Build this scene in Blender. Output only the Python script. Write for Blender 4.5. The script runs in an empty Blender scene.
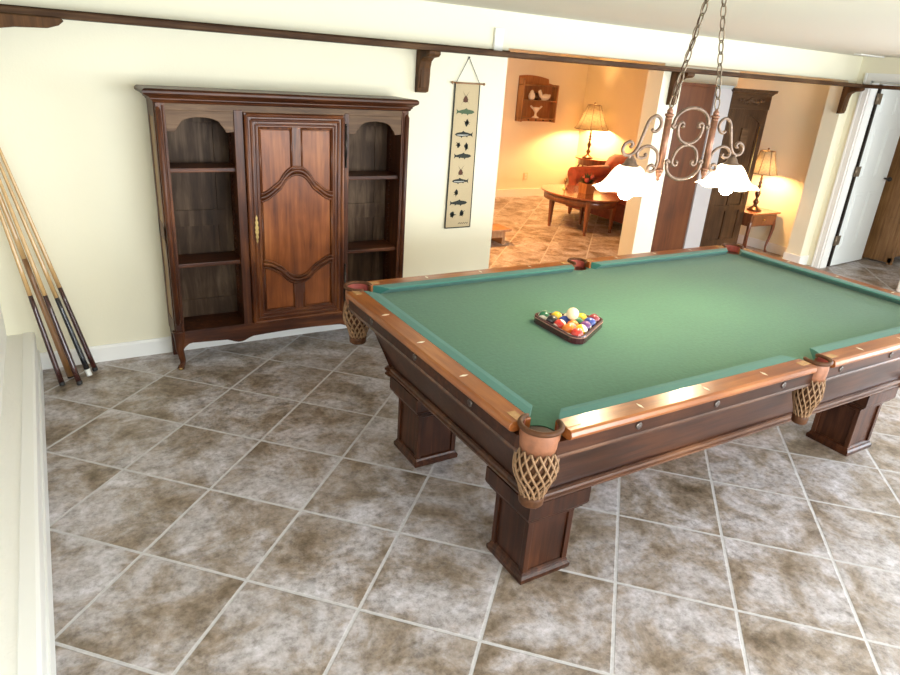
import bpy, bmesh, math, random
from math import sin, cos, pi, radians
from mathutils import Vector, Matrix
random.seed(7)
SC = bpy.context.scene
COL = SC.collection

# ------------------------------------------------------------------ materials
def newmat(name):
    m = bpy.data.materials.new(name); m.use_nodes = True
    nt = m.node_tree; b = nt.nodes['Principled BSDF']
    return m, nt, b

def setp(b, **k):
    for n, v in k.items():
        b.inputs[n.replace('_', ' ')].default_value = v

def rgb(c): return (c[0], c[1], c[2], 1)

def ramp(nt, stops):
    r = nt.nodes.new('ShaderNodeValToRGB')
    e = r.color_ramp.elements
    e[0].position, e[0].color = stops[0][0], rgb(stops[0][1])
    e[1].position, e[1].color = stops[-1][0], rgb(stops[-1][1])
    for p, c in stops[1:-1]:
        x = e.new(p); x.color = rgb(c)
    return r

def plain(name, c, rough=.5, metal=0, noise=.0, nscale=20, bump=0, coat=0, sheen=0, spec=.5):
    m, nt, b = newmat(name)
    setp(b, Base_Color=rgb(c), Roughness=rough, Metallic=metal)
    b.inputs['Specular IOR Level'].default_value = spec
    if coat: setp(b, Coat_Weight=coat, Coat_Roughness=.12)
    if sheen: setp(b, Sheen_Weight=sheen, Sheen_Roughness=.5)
    if noise or bump:
        tc = nt.nodes.new('ShaderNodeTexCoord'); n = nt.nodes.new('ShaderNodeTexNoise')
        n.inputs['Scale'].default_value = nscale; n.inputs['Detail'].default_value = 6
        nt.links.new(tc.outputs['Object'], n.inputs['Vector'])
        if noise:
            r = ramp(nt, [(.25, [x*(1-noise) for x in c]), (.75, [min(1, x*(1+noise)) for x in c])])
            nt.links.new(n.outputs['Fac'], r.inputs['Fac']); nt.links.new(r.outputs['Color'], b.inputs['Base Color'])
        if bump:
            bp = nt.nodes.new('ShaderNodeBump'); bp.inputs['Strength'].default_value = bump; bp.inputs['Distance'].default_value = .01
            nt.links.new(n.outputs['Fac'], bp.inputs['Height']); nt.links.new(bp.outputs['Normal'], b.inputs['Normal'])
    return m

def wood(name, dark, mid, light, axis='z', rough=.32, scale=9, coat=.3, stretch=14, spec=.5):
    m, nt, b = newmat(name)
    tc = nt.nodes.new('ShaderNodeTexCoord'); mp = nt.nodes.new('ShaderNodeMapping')
    s = [stretch*.55]*3; s['xyz'.index(axis)] = .6
    mp.inputs['Scale'].default_value = s
    nt.links.new(tc.outputs['Object'], mp.inputs['Vector'])
    n = nt.nodes.new('ShaderNodeTexNoise'); n.inputs['Scale'].default_value = scale*.5
    n.inputs['Detail'].default_value = 8; n.inputs['Roughness'].default_value = .62; n.inputs['Distortion'].default_value = .5
    nt.links.new(mp.outputs['Vector'], n.inputs['Vector'])
    n2 = nt.nodes.new('ShaderNodeTexNoise'); n2.inputs['Scale'].default_value = 2.6; n2.inputs['Detail'].default_value = 3
    nt.links.new(tc.outputs['Object'], n2.inputs['Vector'])
    mx = nt.nodes.new('ShaderNodeMath'); mx.operation = 'MULTIPLY_ADD'
    mx.inputs[1].default_value = .45; nt.links.new(n2.outputs['Fac'], mx.inputs[0])
    ad = nt.nodes.new('ShaderNodeMath'); ad.operation = 'MULTIPLY'; ad.inputs[1].default_value = .62
    nt.links.new(n.outputs['Fac'], ad.inputs[0]); nt.links.new(ad.outputs[0], mx.inputs[2])
    r = ramp(nt, [(.34, dark), (.53, mid), (.74, light)])
    nt.links.new(mx.outputs[0], r.inputs['Fac']); nt.links.new(r.outputs['Color'], b.inputs['Base Color'])
    setp(b, Roughness=rough, Coat_Weight=coat, Coat_Roughness=.15)
    b.inputs['Specular IOR Level'].default_value = spec
    bp = nt.nodes.new('ShaderNodeBump'); bp.inputs['Strength'].default_value = .12; bp.inputs['Distance'].default_value = .004
    nt.links.new(n.outputs['Fac'], bp.inputs['Height']); nt.links.new(bp.outputs['Normal'], b.inputs['Normal'])
    return m

def emis(name, c, s, base=None):
    m, nt, b = newmat(name)
    setp(b, Base_Color=rgb(base or c), Emission_Color=rgb(c), Emission_Strength=s, Roughness=.4)
    return m

TILE, TANG, TOX, TOY = .4572, radians(-44.936), -.0152, -.0110
def tile_floor():
    m, nt, b = newmat('slate_tile')
    N, L = nt.nodes.new, nt.links.new
    geo = N('ShaderNodeNewGeometry')
    def dot(v):
        d = N('ShaderNodeVectorMath'); d.operation = 'DOT_PRODUCT'; L(sub.outputs[0], d.inputs[0]); d.inputs[1].default_value = v
        return d.outputs['Value']
    sub = N('ShaderNodeVectorMath'); sub.operation = 'SUBTRACT'; L(geo.outputs['Position'], sub.inputs[0]); sub.inputs[1].default_value = (TOX, TOY, 0)
    c, s = cos(TANG), sin(TANG)
    def math_(op, a, bb=None):
        q = N('ShaderNodeMath'); q.operation = op
        if hasattr(a, 'links'): L(a, q.inputs[0])
        else: q.inputs[0].default_value = a
        if bb is not None:
            if hasattr(bb, 'links'): L(bb, q.inputs[1])
            else: q.inputs[1].default_value = bb
        return q.outputs[0]
    u = math_('DIVIDE', dot((c, s, 0)), TILE); v = math_('DIVIDE', dot((s, -c, 0)), TILE)
    fu, fv = math_('FLOOR', u), math_('FLOOR', v)
    ru, rv = math_('FRACT', u), math_('FRACT', v)
    du = math_('MINIMUM', ru, math_('SUBTRACT', 1.0, ru)); dv = math_('MINIMUM', rv, math_('SUBTRACT', 1.0, rv))
    edge = math_('MINIMUM', du, dv)
    cid = N('ShaderNodeCombineXYZ'); L(fu, cid.inputs[0]); L(fv, cid.inputs[1])
    wn = N('ShaderNodeTexWhiteNoise'); wn.noise_dimensions = '3D'; L(cid.outputs[0], wn.inputs['Vector'])
    sc = N('ShaderNodeVectorMath'); sc.operation = 'SCALE'; L(wn.outputs['Color'], sc.inputs[0]); sc.inputs['Scale'].default_value = 40
    ps = N('ShaderNodeVectorMath'); ps.operation = 'ADD'; L(geo.outputs['Position'], ps.inputs[0]); L(sc.outputs[0], ps.inputs[1])
    n1 = N('ShaderNodeTexNoise'); n1.inputs['Scale'].default_value = 3.9; n1.inputs['Detail'].default_value = 9; n1.inputs['Roughness'].default_value = .66; n1.inputs['Distortion'].default_value = .4
    n2 = N('ShaderNodeTexNoise'); n2.inputs['Scale'].default_value = 10; n2.inputs['Detail'].default_value = 9; n2.inputs['Roughness'].default_value = .72
    n3 = N('ShaderNodeTexNoise'); n3.inputs['Scale'].default_value = 34; n3.inputs['Detail'].default_value = 6; n3.inputs['Roughness'].default_value = .7
    for n in (n1, n2, n3): L(ps.outputs[0], n.inputs['Vector'])
    r1 = ramp(nt, [(.31, (.14, .10, .065)), (.41, (.26, .205, .158)), (.49, (.36, .31, .28)), (.55, (.44, .405, .41)), (.66, (.56, .54, .575))])
    L(n1.outputs['Fac'], r1.inputs['Fac'])
    r2 = ramp(nt, [(.32, (.50, .47, .45)), (.44, (.85, .83, .80)), (.56, (1.0, .98, .97)), (.7, (1.13, 1.12, 1.13))])
    L(n2.outputs['Fac'], r2.inputs['Fac'])
    r3 = ramp(nt, [(.34, (.55, .53, .52)), (.48, (.97, .97, .97)), (.64, (1.30, 1.30, 1.33))]); L(n3.outputs['Fac'], r3.inputs['Fac'])
    def mul(a, bb, f=1):
        q = N('ShaderNodeMix'); q.data_type = 'RGBA'; q.blend_type = 'MULTIPLY'; q.inputs[0].default_value = f
        L(a, q.inputs[6]); L(bb, q.inputs[7]); return q.outputs[2]
    col = mul(mul(r1.outputs[0], r2.outputs[0], .85), r3.outputs[0], .8)
    gm = N('ShaderNodeMapRange'); gm.interpolation_type = 'SMOOTHSTEP'
    gm.inputs['From Min'].default_value = .0115; gm.inputs['From Max'].default_value = .017; L(edge, gm.inputs['Value'])
    mx = N('ShaderNodeMix'); mx.data_type = 'RGBA'; L(gm.outputs[0], mx.inputs[0])
    gn = ramp(nt, [(.3, (.44, .42, .42)), (.7, (.60, .58, .59))]); L(n3.outputs['Fac'], gn.inputs['Fac'])
    L(gn.outputs[0], mx.inputs[6]); L(col, mx.inputs[7]); L(mx.outputs[2], b.inputs['Base Color'])
    rr = N('ShaderNodeMapRange'); L(gm.outputs[0], rr.inputs['Value']); rr.inputs['To Min'].default_value = .75; rr.inputs['To Max'].default_value = .40
    L(rr.outputs[0], b.inputs['Roughness'])
    hs = math_('ADD', math_('MULTIPLY', n2.outputs['Fac'], .35), math_('MULTIPLY', n3.outputs['Fac'], .2))
    hh = math_('ADD', math_('MULTIPLY', gm.outputs[0], .5), hs)
    bp = N('ShaderNodeBump'); bp.inputs['Strength'].default_value = .5; bp.inputs['Distance'].default_value = .008
    L(hh, bp.inputs['Height']); L(bp.outputs['Normal'], b.inputs['Normal'])
    return m

M = {}
M['tile'] = tile_floor()
M['wall'] = plain('cream_wall_paint', (.83, .79, .62), .85, bump=.06, nscale=90)
M['ceil'] = plain('ceiling_paint', (.78, .75, .64), .9, bump=.05, nscale=120)
M['white'] = plain('white_trim_paint', (.84, .84, .82), .45)
M['plaster'] = plain('textured_white_paint', (.86, .85, .81), .7, bump=.35, nscale=60)
M['doorwhite'] = plain('white_door_paint', (.80, .83, .82), .4)
M['iron_gap_shade'] = plain('dark_iron_gap_shade', (.035, .028, .024), .45, metal=.6)  # iron for knobs and hinges; also paints the door's shadow gap
MAH = ((.010, .003, .0015), (.038, .0115, .005), (.105, .036, .015))
M['mah_x'] = wood('dark_mahogany_long', *MAH, axis='x', coat=.10, spec=.25)
M['mah_y'] = wood('dark_mahogany_end', *MAH, axis='y', coat=.10, spec=.25)
M['mah_z'] = wood('dark_mahogany_upright', *MAH, axis='z', coat=.10, spec=.25)
RL = ((.12, .030, .006), (.27, .080, .016), (.42, .155, .036))
M['mah_edge'] = wood('mahogany_edge_highlight', (.018, .006, .003), (.075, .027, .012), (.20, .085, .038), axis='x', coat=.3)  # lighter wood that paints edge highlights and lit bands on the mouldings
M['rail_x'] = wood('polished_rail_wood_long', *RL, axis='x', rough=.3, coat=.25)
M['rail_y'] = wood('polished_rail_wood_end', *RL, axis='y', rough=.3, coat=.25)
M['inlay'] = plain('pale_wood_inlay', (.46, .27, .12), .25, noise=.2, nscale=40)
M['cloth'] = plain('green_baize', (.038, .135, .083), .95, noise=.10, nscale=60, bump=.1, sheen=.15)
M['cushion'] = plain('light_tinted_cushion_cloth', (.028, .15, .125), .9, noise=.05, nscale=80, sheen=.15)  # same green cloth, with the light's bluish tint put into its colour
M['leather_tan'] = plain('tan_leather', (.27, .105, .050), .5, noise=.3, nscale=30, bump=.3)
M['leather_red'] = plain('red_brown_leather', (.33, .075, .06), .45, noise=.35, nscale=40, bump=.2)
M['leather_dark'] = plain('dark_leather', (.085, .034, .014), .5, spec=.2, noise=.3, nscale=40)
M['cord'] = plain('tan_cord', (.25, .14, .068), .65, noise=.3, nscale=60)
M['pearl'] = plain('pearl_inlay', (.85, .78, .62), .25)
M['brass'] = plain('aged_brass', (.50, .34, .13), .3, metal=1)
M['bolt'] = plain('dull_steel', (.13, .11, .10), .35, metal=.9)
AR = ((.012, .003, .0015), (.055, .016, .006), (.18, .062, .022))
M['arm_z'] = wood('armoire_walnut_upright', *AR, axis='z', coat=.04, rough=.36, spec=.2)
M['arm_x'] = wood('armoire_walnut_cross', *AR, axis='x', coat=.04, rough=.36, spec=.2)
AP = ((.055, .013, .003), (.20, .056, .013), (.40, .145, .042))
M['arm_door'] = wood('armoire_door_frame', (.020, .005, .002), (.085, .023, .007), (.27, .095, .028), axis='z', coat=.05, rough=.34, spec=.25)
M['arm_door_x'] = wood('armoire_door_frame_cross', (.020, .005, .002), (.085, .023, .007), (.27, .095, .028), axis='x', coat=.05, rough=.34, spec=.25)
M['arm_panel'] = wood('armoire_panel_figure', *AP, axis='z', coat=.05, rough=.36, scale=6, spec=.25)
M['arm_pale'] = wood('armoire_pale_walnut', (.040, .018, .008), (.105, .055, .026), (.19, .11, .058), axis='x', coat=.0, rough=.45, spec=.2)  # paler walnut tone for frieze, valances and plaque
M['arm_side'] = wood('pale_side_panel', (.14, .08, .04), (.26, .17, .09), (.38, .27, .16), axis='z', coat=0, rough=.5, spec=.2)
M['arm_back'] = wood('rough_back_boards', (.010, .005, .003), (.055, .032, .019), (.17, .115, .075), axis='z', coat=.0, spec=.12, rough=.5, scale=7, stretch=9)
M['shelfwood'] = wood('rail_shelf_oak', (.022, .010, .005), (.065, .032, .016), (.14, .08, .04), axis='x', coat=.0, spec=.12, rough=.6)
M['bracket'] = wood('bracket_oak', (.03, .014, .006), (.085, .038, .014), (.17, .08, .03), axis='z', coat=.0, rough=.55, spec=.15)
M['oak'] = wood('rustic_oak', (.13, .06, .022), (.32, .16, .06), (.50, .28, .12), axis='z', coat=.1, rough=.5)
M['cherry_x'] = wood('cherry_top', (.11, .03, .012), (.24, .075, .03), (.36, .13, .05), axis='y', coat=.8, rough=.16)
M['cherry_z'] = wood('cherry_legs', (.07, .02, .009), (.16, .05, .02), (.26, .09, .035), axis='z', coat=.4)
M['panelbrown'] = wood('plain_brown_panel', (.045, .012, .004), (.115, .033, .010), (.18, .060, .020), axis='z', coat=.1, scale=4)
M['dresser'] = wood('old_dark_oak', (.022, .010, .005), (.060, .029, .014), (.115, .062, .031), axis='z', coat=.0, spec=.2)
M['dresser_x'] = wood('old_dark_oak_cross', (.022, .010, .005), (.060, .029, .014), (.115, .062, .031), axis='x', coat=.0, spec=.2)
M['iron'] = plain('weathered_bronze_iron', (.21, .14, .10), .42, metal=.55, noise=.35, nscale=60)
M['post_copper'] = plain('copper_rubbed_iron', (.27, .125, .075), .4, metal=.5, noise=.3, nscale=50)
M['chain'] = plain('bronze_chain', (.20, .15, .10), .4, metal=.8)
M['glass_shade'] = emis('lit_alabaster_glass', (1, .80, .50), 4.2, (.9, .86, .78))
M['bulb'] = emis('lit_bulb', (1, .80, .50), 40)
M['bulb_warm'] = emis('lit_warm_bulb', (1, .55, .22), 60)
M['bronze'] = plain('dark_bronze', (.10, .055, .03), .3, metal=.75)
M['cue_dark'] = plain('dark_cue_butt', (.045, .012, .010), .22, coat=.5)
M['cue_black'] = plain('black_cue_butt', (.012, .013, .018), .2, coat=.5)
M['cue_maple'] = wood('maple_shaft', (.45, .27, .11), (.58, .37, .16), (.68, .46, .22), axis='z', coat=.4, rough=.25)
M['cue_brown'] = wood('brown_cue_wood', (.17, .075, .024), (.27, .13, .045), (.36, .18, .07), axis='z', coat=.4, rough=.3)
M['rubber'] = plain('black_rubber', (.012, .012, .012), .6)
M['linen'] = plain('banner_linen', (.50, .40, .245), .9, noise=.06, nscale=200)
M['print_dark'] = plain('dark_print', (.022, .026, .022), .9)
M['print_brown'] = plain('red_brown_print', (.09, .035, .02), .9)
M['print_green'] = plain('green_print', (.07, .11, .06), .9)
M['print_grey'] = plain('grey_print', (.42, .42, .38), .9)
M['ceramic'] = plain('white_ceramic', (.85, .82, .76), .25)
M['outlet'] = plain('almond_plastic', (.78, .68, .46), .4)
M['plate'] = plain('white_plastic', (.80, .80, .76), .4)
M['sofa'] = plain('rust_red_upholstery', (.36, .07, .035), .8, noise=.35, nscale=12, sheen=.3)
M['sofa_dark'] = plain('dark_red_upholstery', (.20, .045, .024), .7, noise=.3, nscale=14)
M['leaf'] = plain('dark_green_leaves', (.05, .085, .03), .5, noise=.4, nscale=30)
M['petal'] = plain('dusky_red_petals', (.35, .06, .05), .6)
M['planter'] = wood('orange_planter_wood', (.22, .075, .02), (.38, .15, .045), (.50, .22, .08), axis='z')
M['shaded_white'] = plain('shaded_white_paint', (.50, .48, .49), .6)  # white strip's dimmer light painted in as a greyer tone
M['hinge'] = plain('bronze_hinge', (.22, .17, .12), .4, metal=.7)
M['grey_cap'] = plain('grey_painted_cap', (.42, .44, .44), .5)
M['rackwood'] = plain('dark_maroon_rack', (.060, .012, .016), .25, coat=.5)
M['racktrim'] = plain('tan_rack_line', (.42, .20, .15), .4)

def shade_mat():
    m, nt, b = newmat('pleated_lamp_shade')
    tc = nt.nodes.new('ShaderNodeTexCoord')
    w = nt.nodes.new('ShaderNodeTexNoise'); w.inputs['Scale'].default_value = 40
    nt.links.new(tc.outputs['Object'], w.inputs['Vector'])
    r = ramp(nt, [(.3, (.24, .20, .13)), (.7, (.34, .285, .185))]); nt.links.new(w.outputs['Fac'], r.inputs['Fac'])
    d = nt.nodes.new('ShaderNodeBsdfDiffuse'); t = nt.nodes.new('ShaderNodeBsdfTranslucent'); mx = nt.nodes.new('ShaderNodeMixShader')
    mx.inputs[0].default_value = .07
    nt.links.new(r.outputs['Color'], d.inputs['Color']); nt.links.new(r.outputs['Color'], t.inputs['Color'])
    nt.links.new(d.outputs[0], mx.inputs[1]); nt.links.new(t.outputs[0], mx.inputs[2])
    nt.links.new(mx.outputs[0], nt.nodes['Material Output'].inputs['Surface'])
    return m
M['shade'] = shade_mat()

def glass_pane():
    m, nt, b = newmat('window_glass')
    setp(b, Base_Color=(.95, .97, 1, 1), Roughness=0, Transmission_Weight=1, IOR=1.0)
    return m
M['pane'] = glass_pane()

def ball_mat(name, c, stripe=False):
    m, nt, b = newmat(name)
    setp(b, Roughness=.07, Coat_Weight=.6, Coat_Roughness=.03)
    white = (.86, .80, .66)
    tc = nt.nodes.new('ShaderNodeTexCoord'); sp = nt.nodes.new('ShaderNodeSeparateXYZ')
    nt.links.new(tc.outputs['Object'], sp.inputs[0])
    def f(op, a, v):
        q = nt.nodes.new('ShaderNodeMath'); q.operation = op; nt.links.new(a, q.inputs[0]); q.inputs[1].default_value = v; return q.outputs[0]
    az = nt.nodes.new('ShaderNodeMath'); az.operation = 'ABSOLUTE'; nt.links.new(sp.outputs['Z'], az.inputs[0])
    ax = nt.nodes.new('ShaderNodeMath'); ax.operation = 'ABSOLUTE'; nt.links.new(sp.outputs['X'], ax.inputs[0])
    disc = f('GREATER_THAN', ax.outputs[0], .0270)
    if stripe:
        st = f('GREATER_THAN', az.outputs[0], .0145)
        mm = nt.nodes.new('ShaderNodeMath'); mm.operation = 'MAXIMUM'; nt.links.new(st, mm.inputs[0]); nt.links.new(disc, mm.inputs[1]); fac = mm.outputs[0]
    else: fac = disc
    mx = nt.nodes.new('ShaderNodeMix'); mx.data_type = 'RGBA'; nt.links.new(fac, mx.inputs[0])
    mx.inputs[6].default_value = rgb(c); mx.inputs[7].default_value = rgb(white)
    nt.links.new(mx.outputs[2], b.inputs['Base Color'])
    return m

# ------------------------------------------------------------------ mesh builder
class B:
    def __init__(s): s.v = []; s.f = []; s.mi = []; s.sm = []; s.cur = 0
    def add(s, vs, fs, smooth=False):
        o = len(s.v); s.v += [tuple(x) for x in vs]
        for f in fs: s.f.append(tuple(i+o for i in f)); s.mi.append(s.cur); s.sm.append(smooth)
        return s
    def box(s, x0, x1, y0, y1, z0, z1, bev=0):
        if bev:
            bm = bmesh.new(); bmesh.ops.create_cube(bm, size=1)
            for v in bm.verts: v.co = Vector(((x0+x1)/2+v.co.x*(x1-x0), (y0+y1)/2+v.co.y*(y1-y0), (z0+z1)/2+v.co.z*(z1-z0)))
            bmesh.ops.bevel(bm, geom=bm.edges[:], offset=bev, segments=2, affect='EDGES', profile=.7)
            bm.verts.index_update(); s.add([v.co[:] for v in bm.verts], [[v.index for v in f.verts] for f in bm.faces]); bm.free(); return s
        vs = [(x, y, z) for z in (z0, z1) for y in (y0, y1) for x in (x0, x1)]
        return s.add(vs, [(0, 2, 3, 1), (4, 5, 7, 6), (0, 1, 5, 4), (2, 6, 7, 3), (0, 4, 6, 2), (1, 3, 7, 5)])
    def prism(s, pts, axis, a, b, smooth=False):
        """pts 2-D outline in the two other axes (x,y,z order kept), extruded along axis from a to b"""
        def P(p, t):
            return (t, p[0], p[1]) if axis == 'x' else (p[0], t, p[1]) if axis == 'y' else (p[0], p[1], t)
        n = len(pts); vs = [P(p, a) for p in pts]+[P(p, b) for p in pts]
        fs = [tuple(range(n))[::-1], tuple(range(n, 2*n))]
        s.add(vs, fs); o = len(s.v)-2*n
        for i in range(n):
            j = (i+1) % n; s.f.append((o+i, o+j, o+n+j, o+n+i)); s.mi.append(s.cur); s.sm.append(smooth)
        return s
    def loops(s, loops, smooth=True, closed=True, cap=True):
        n = len(loops[0]); vs = [p for l in loops for p in l]; fs = []
        for k in range(len(loops)-1):
            for i in range(n if closed else n-1):
                j = (i+1) % n; fs.append((k*n+i, k*n+j, (k+1)*n+j, (k+1)*n+i))
        s.add(vs, fs, smooth)
        if cap and closed:
            o = len(s.v)-len(vs)
            s.f.append(tuple(o+i for i in range(n))[::-1]); s.mi.append(s.cur); s.sm.append(False)
            q = o+(len(loops)-1)*n; s.f.append(tuple(q+i for i in range(n))); s.mi.append(s.cur); s.sm.append(False)
        return s
    def lathe(s, prof, c=(0, 0, 0), seg=20, cap=True, smooth=True, a0=0, a1=2*pi, rib=None):
        full = abs(a1-a0-2*pi) < 1e-6; n = seg if full else seg+1
        L = []
        for r, z in prof:
            L.append([(c[0]+r*(rib(a) if rib else 1)*cos(a), c[1]+r*(rib(a) if rib else 1)*sin(a), c[2]+z) for a in [a0+(a1-a0)*i/seg for i in range(n)]])
        return s.loops(L, smooth, full, cap and full)
    def tube(s, pts, r, seg=8, cap=True, squash=None):
        pts = [Vector(p) for p in pts]; rs = r if isinstance(r, (list, tuple)) else [r]*len(pts)
        t = [(pts[min(i+1, len(pts)-1)]-pts[max(i-1, 0)]).normalized() for i in range(len(pts))]
        up = Vector((0, 0, 1)) if abs(t[0].z) < .9 else Vector((0, 1, 0))
        nrm = (up-t[0]*up.dot(t[0])).normalized(); L = []
        for i, p in enumerate(pts):
            nrm = nrm-t[i]*nrm.dot(t[i])
            nrm = nrm.normalized() if nrm.length > 1e-6 else t[i].orthogonal().normalized()
            bi = t[i].cross(nrm)
            L.append([p+(nrm*cos(a)+bi*sin(a))*rs[i] for a in [2*pi*k/seg for k in range(seg)]])
        return s.loops([[tuple(q) for q in l] for l in L], True, True, cap)
    def ring(s, pts, r, seg=8):
        """closed tube"""
        pts = [Vector(p) for p in pts]; n = len(pts); L = []
        cen = sum(pts, Vector())/n
        for i, p in enumerate(pts):
            t = (pts[(i+1) % n]-pts[i-1]).normalized(); o = (p-cen); o = (o-t*o.dot(t)).normalized(); bi = t.cross(o)
            L.append([tuple(p+(o*cos(a)+bi*sin(a))*r) for a in [2*pi*k/seg for k in range(seg)]])
        return s.loops(L+[L[0]], True, True, False)
    def sphere(s, c, r, seg=16, rings=10, sc=(1, 1, 1)):
        prof = [(max(1e-4, sin(pi*i/rings)), -cos(pi*i/rings)) for i in range(rings+1)]
        L = [[(c[0]+r*sc[0]*a*cos(t), c[1]+r*sc[1]*a*sin(t), c[2]+r*sc[2]*z) for t in [2*pi*k/seg for k in range(seg)]] for a, z in prof]
        return s.loops(L, True, True, True)
    def build(s, name, mat, parent=None, origin=None, bevel=0):
        org = Vector(origin if origin is not None else (ORG[parent.name] if parent else (0, 0, 0)))
        me = bpy.data.meshes.new(name)
        me.from_pydata([tuple(Vector(v)-org) for v in s.v], [], s.f)
        mats = mat if isinstance(mat, (list, tuple)) else [mat]
        for m in mats: me.materials.append(m)
        for p, mi, sm in zip(me.polygons, s.mi, s.sm): p.material_index = mi; p.use_smooth = sm
        bm = bmesh.new(); bm.from_mesh(me); bmesh.ops.recalc_face_normals(bm, faces=bm.faces[:]); bm.to_mesh(me); bm.free()
        o = bpy.data.objects.new(name, me); COL.objects.link(o)
        if parent:
            o.parent = parent
        else: o.location = org
        ORG[o.name] = org
        if bevel:
            md = o.modifiers.new('Bevel', 'BEVEL'); md.width = bevel; md.segments = 2; md.limit_method = 'ANGLE'; md.angle_limit = radians(40)
        return o
ORG = {}
def tag(o, label, cat, group=None, kind=None):
    o['label'] = label; o['category'] = cat
    if group: o['group'] = group
    if kind: o['kind'] = kind
    return o
def thing(name, loc, label, cat, group=None):
    o = bpy.data.objects.new(name, None); COL.objects.link(o); o.location = loc; o.empty_display_size = .1
    ORG[o.name] = Vector(loc); return tag(o, label, cat, group)
def struct(b, name, mat, label, cat):
    return tag(b.build(name, mat), label, cat, kind='structure')
def copy_tree(o, parent=None):
    c = o.copy(); COL.objects.link(c)
    if parent: c.parent = parent
    for ch in list(o.children): copy_tree(ch, c)
    return c
def catmull(pts, n=6):
    P = [Vector(p) for p in pts]; P = [P[0]*2-P[1]]+P+[P[-1]*2-P[-2]]; out = []
    for i in range(1, len(P)-2):
        for k in range(n):
            t = k/n; a, b, c, d = P[i-1:i+3]
            out.append(.5*((2*b)+(c-a)*t+(2*a-5*b+4*c-d)*t*t+(3*b-a-3*c+d)*t**3))
    return out+[P[-2]]

# ------------------------------------------------------------------ the room
XL, XR, YB, YF, ZC = -.795, 7.10, .995, -6.6, 2.26
YR = 5.39                                              # far wall of the room beyond
WT = .18
struct(B().box(XL-.2, 11.2, YF-.2, YR+.2, -.1, 0), 'floor', M['tile'], 'diagonal grey brown slate tile floor with pale grout', 'floor')
struct(B().box(XL-.2, 11.2, YF-.2, YR+.2, ZC, ZC+.1), 'ceiling', M['ceil'], 'flat pale cream ceiling over both rooms', 'ceiling')
HB = 2.02                                             # underside of the header over the opening
b = B().box(XL-.2, 2.57, YB, YB+WT, 0, ZC).box(2.57, XR, YB, YB+WT, HB, ZC)
struct(b, 'wall_back', M['wall'], 'cream wall behind the armoire with header over the wide opening', 'wall')
struct(B().box(4.20, 4.445, YB, YB+WT, 0, HB), 'wall_post', M['wall'], 'pale square post standing in the wide opening', 'post')
struct(B().box(6.95, XR+.12, YB, YB+WT, 0, HB), 'wall_end', M['wall'], 'cream wall end at the right side of the wide opening', 'wall')
struct(B().box(XL-.2, XL, YF, YB, 0, ZC), 'wall_left', M['plaster'], 'white wall along the left edge above the ledge', 'wall')
b = B().box(XL, -.665, YF, YB, 0, .24)
struct(b, 'trim_1', M['plaster'], 'low white plastered ledge along the left wall', 'ledge')
b = B().box(-.665, -.648, YF, YB, 0, .125).box(-.665, -.655, YF, YB, .125, .135)
struct(b, 'baseboard_left', M['white'], 'white baseboard along the foot of the low ledge', 'baseboard')
b = B().prism([(YB, 0), (YB-.016, 0), (YB-.016, .09), (YB-.009, .105), (YB, .107)], 'x', -.648, 2.585)
b.box(2.57, 2.586, YB-.016, YB+WT, 0, .1)
struct(b, 'baseboard_back', M['white'], 'white baseboard at the foot of the wall behind the armoire', 'baseboard')
struct(B().prism([(-.715, .24), (-.712, .246), (-.668, .246), (-.657, .240), (-.655, .228), (-.657, .135), (-.665, .135), (-.665, .24)], 'y', YF, YB), 'trim_4', M['white'], 'smooth white lip along the front edge of the low ledge', 'trim')
# right wall with the doorway and a window nearer the camera
DY0, DY1, DZ = -.06, .835, 2.03
WY0, WY1, WZ0, WZ1 = -5.0, -1.3, .35, 2.05
b = B().box(XR, XR+.12, DY1, YB, 0, ZC).box(XR, XR+.12, DY0, DY1, DZ, ZC).box(XR, XR+.12, WY1, DY0, 0, ZC)
b.box(XR, XR+.12, WY0, WY1, 0, WZ0).box(XR, XR+.12, WY0, WY1, WZ1, ZC).box(XR, XR+.12, YF, WY0, 0, ZC)
b.box(7.20, 7.32, YB+WT, YR+.1, 0, ZC)
struct(b, 'wall_right', M['wall'], 'cream wall on the right with the white doorway', 'wall')
b = B().box(XR-.016, XR, DY1, DY1+.075, 0, DZ+.075).box(XR-.016, XR, DY0-.075, DY0, 0, DZ+.075).box(XR-.016, XR, DY0, DY1, DZ, DZ+.075)
b.box(XR, XR+.125, DY1-.018, DY1+.0, 0, DZ).box(XR, XR+.125, DY0, DY0+.018, 0, DZ).box(XR, XR+.125, DY0, DY1, DZ-.018, DZ)
b.box(XR-.022, XR-.016, DY1+.055, DY1+.075, 0, DZ+.075)
struct(b, 'trim_2', M['white'], 'white casing and jamb around the doorway on the right', 'door casing')
b = B().box(6.934, 7.112, YB-.016, YB, 0, .11).box(6.934, 6.95, YB, YB+WT+.016, 0, .11)
struct(b, 'baseboard_end', M['white'], 'white baseboard wrapped around the wall end beside the doorway', 'baseboard')
struct(B().box(7.184, 7.2, YB+WT+.02, YR, 0, .11), 'baseboard_right', M['white'], 'white baseboard under the small side table in the far room', 'baseboard')
# far room
b = B().box(1.4, 7.32, YR, YR+.15, 0, ZC).box(1.25, 1.4, YB+WT, YR+.15, 0, ZC)
struct(b, 'wall_far', M['wall'], 'warm cream wall of the far room under the small wall shelf', 'wall')
struct(B().box(1.4, 7.2, YR-.016, YR, 0, .12), 'baseboard_far', M['white'], 'white baseboard along the far room wall', 'baseboard')
struct(B().box(5.66, 6.66, 2.13, 2.25, 0, ZC), 'wall_partition', M['wall'], 'short pale wall behind the brown panel and old wardrobe', 'wall')
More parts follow.
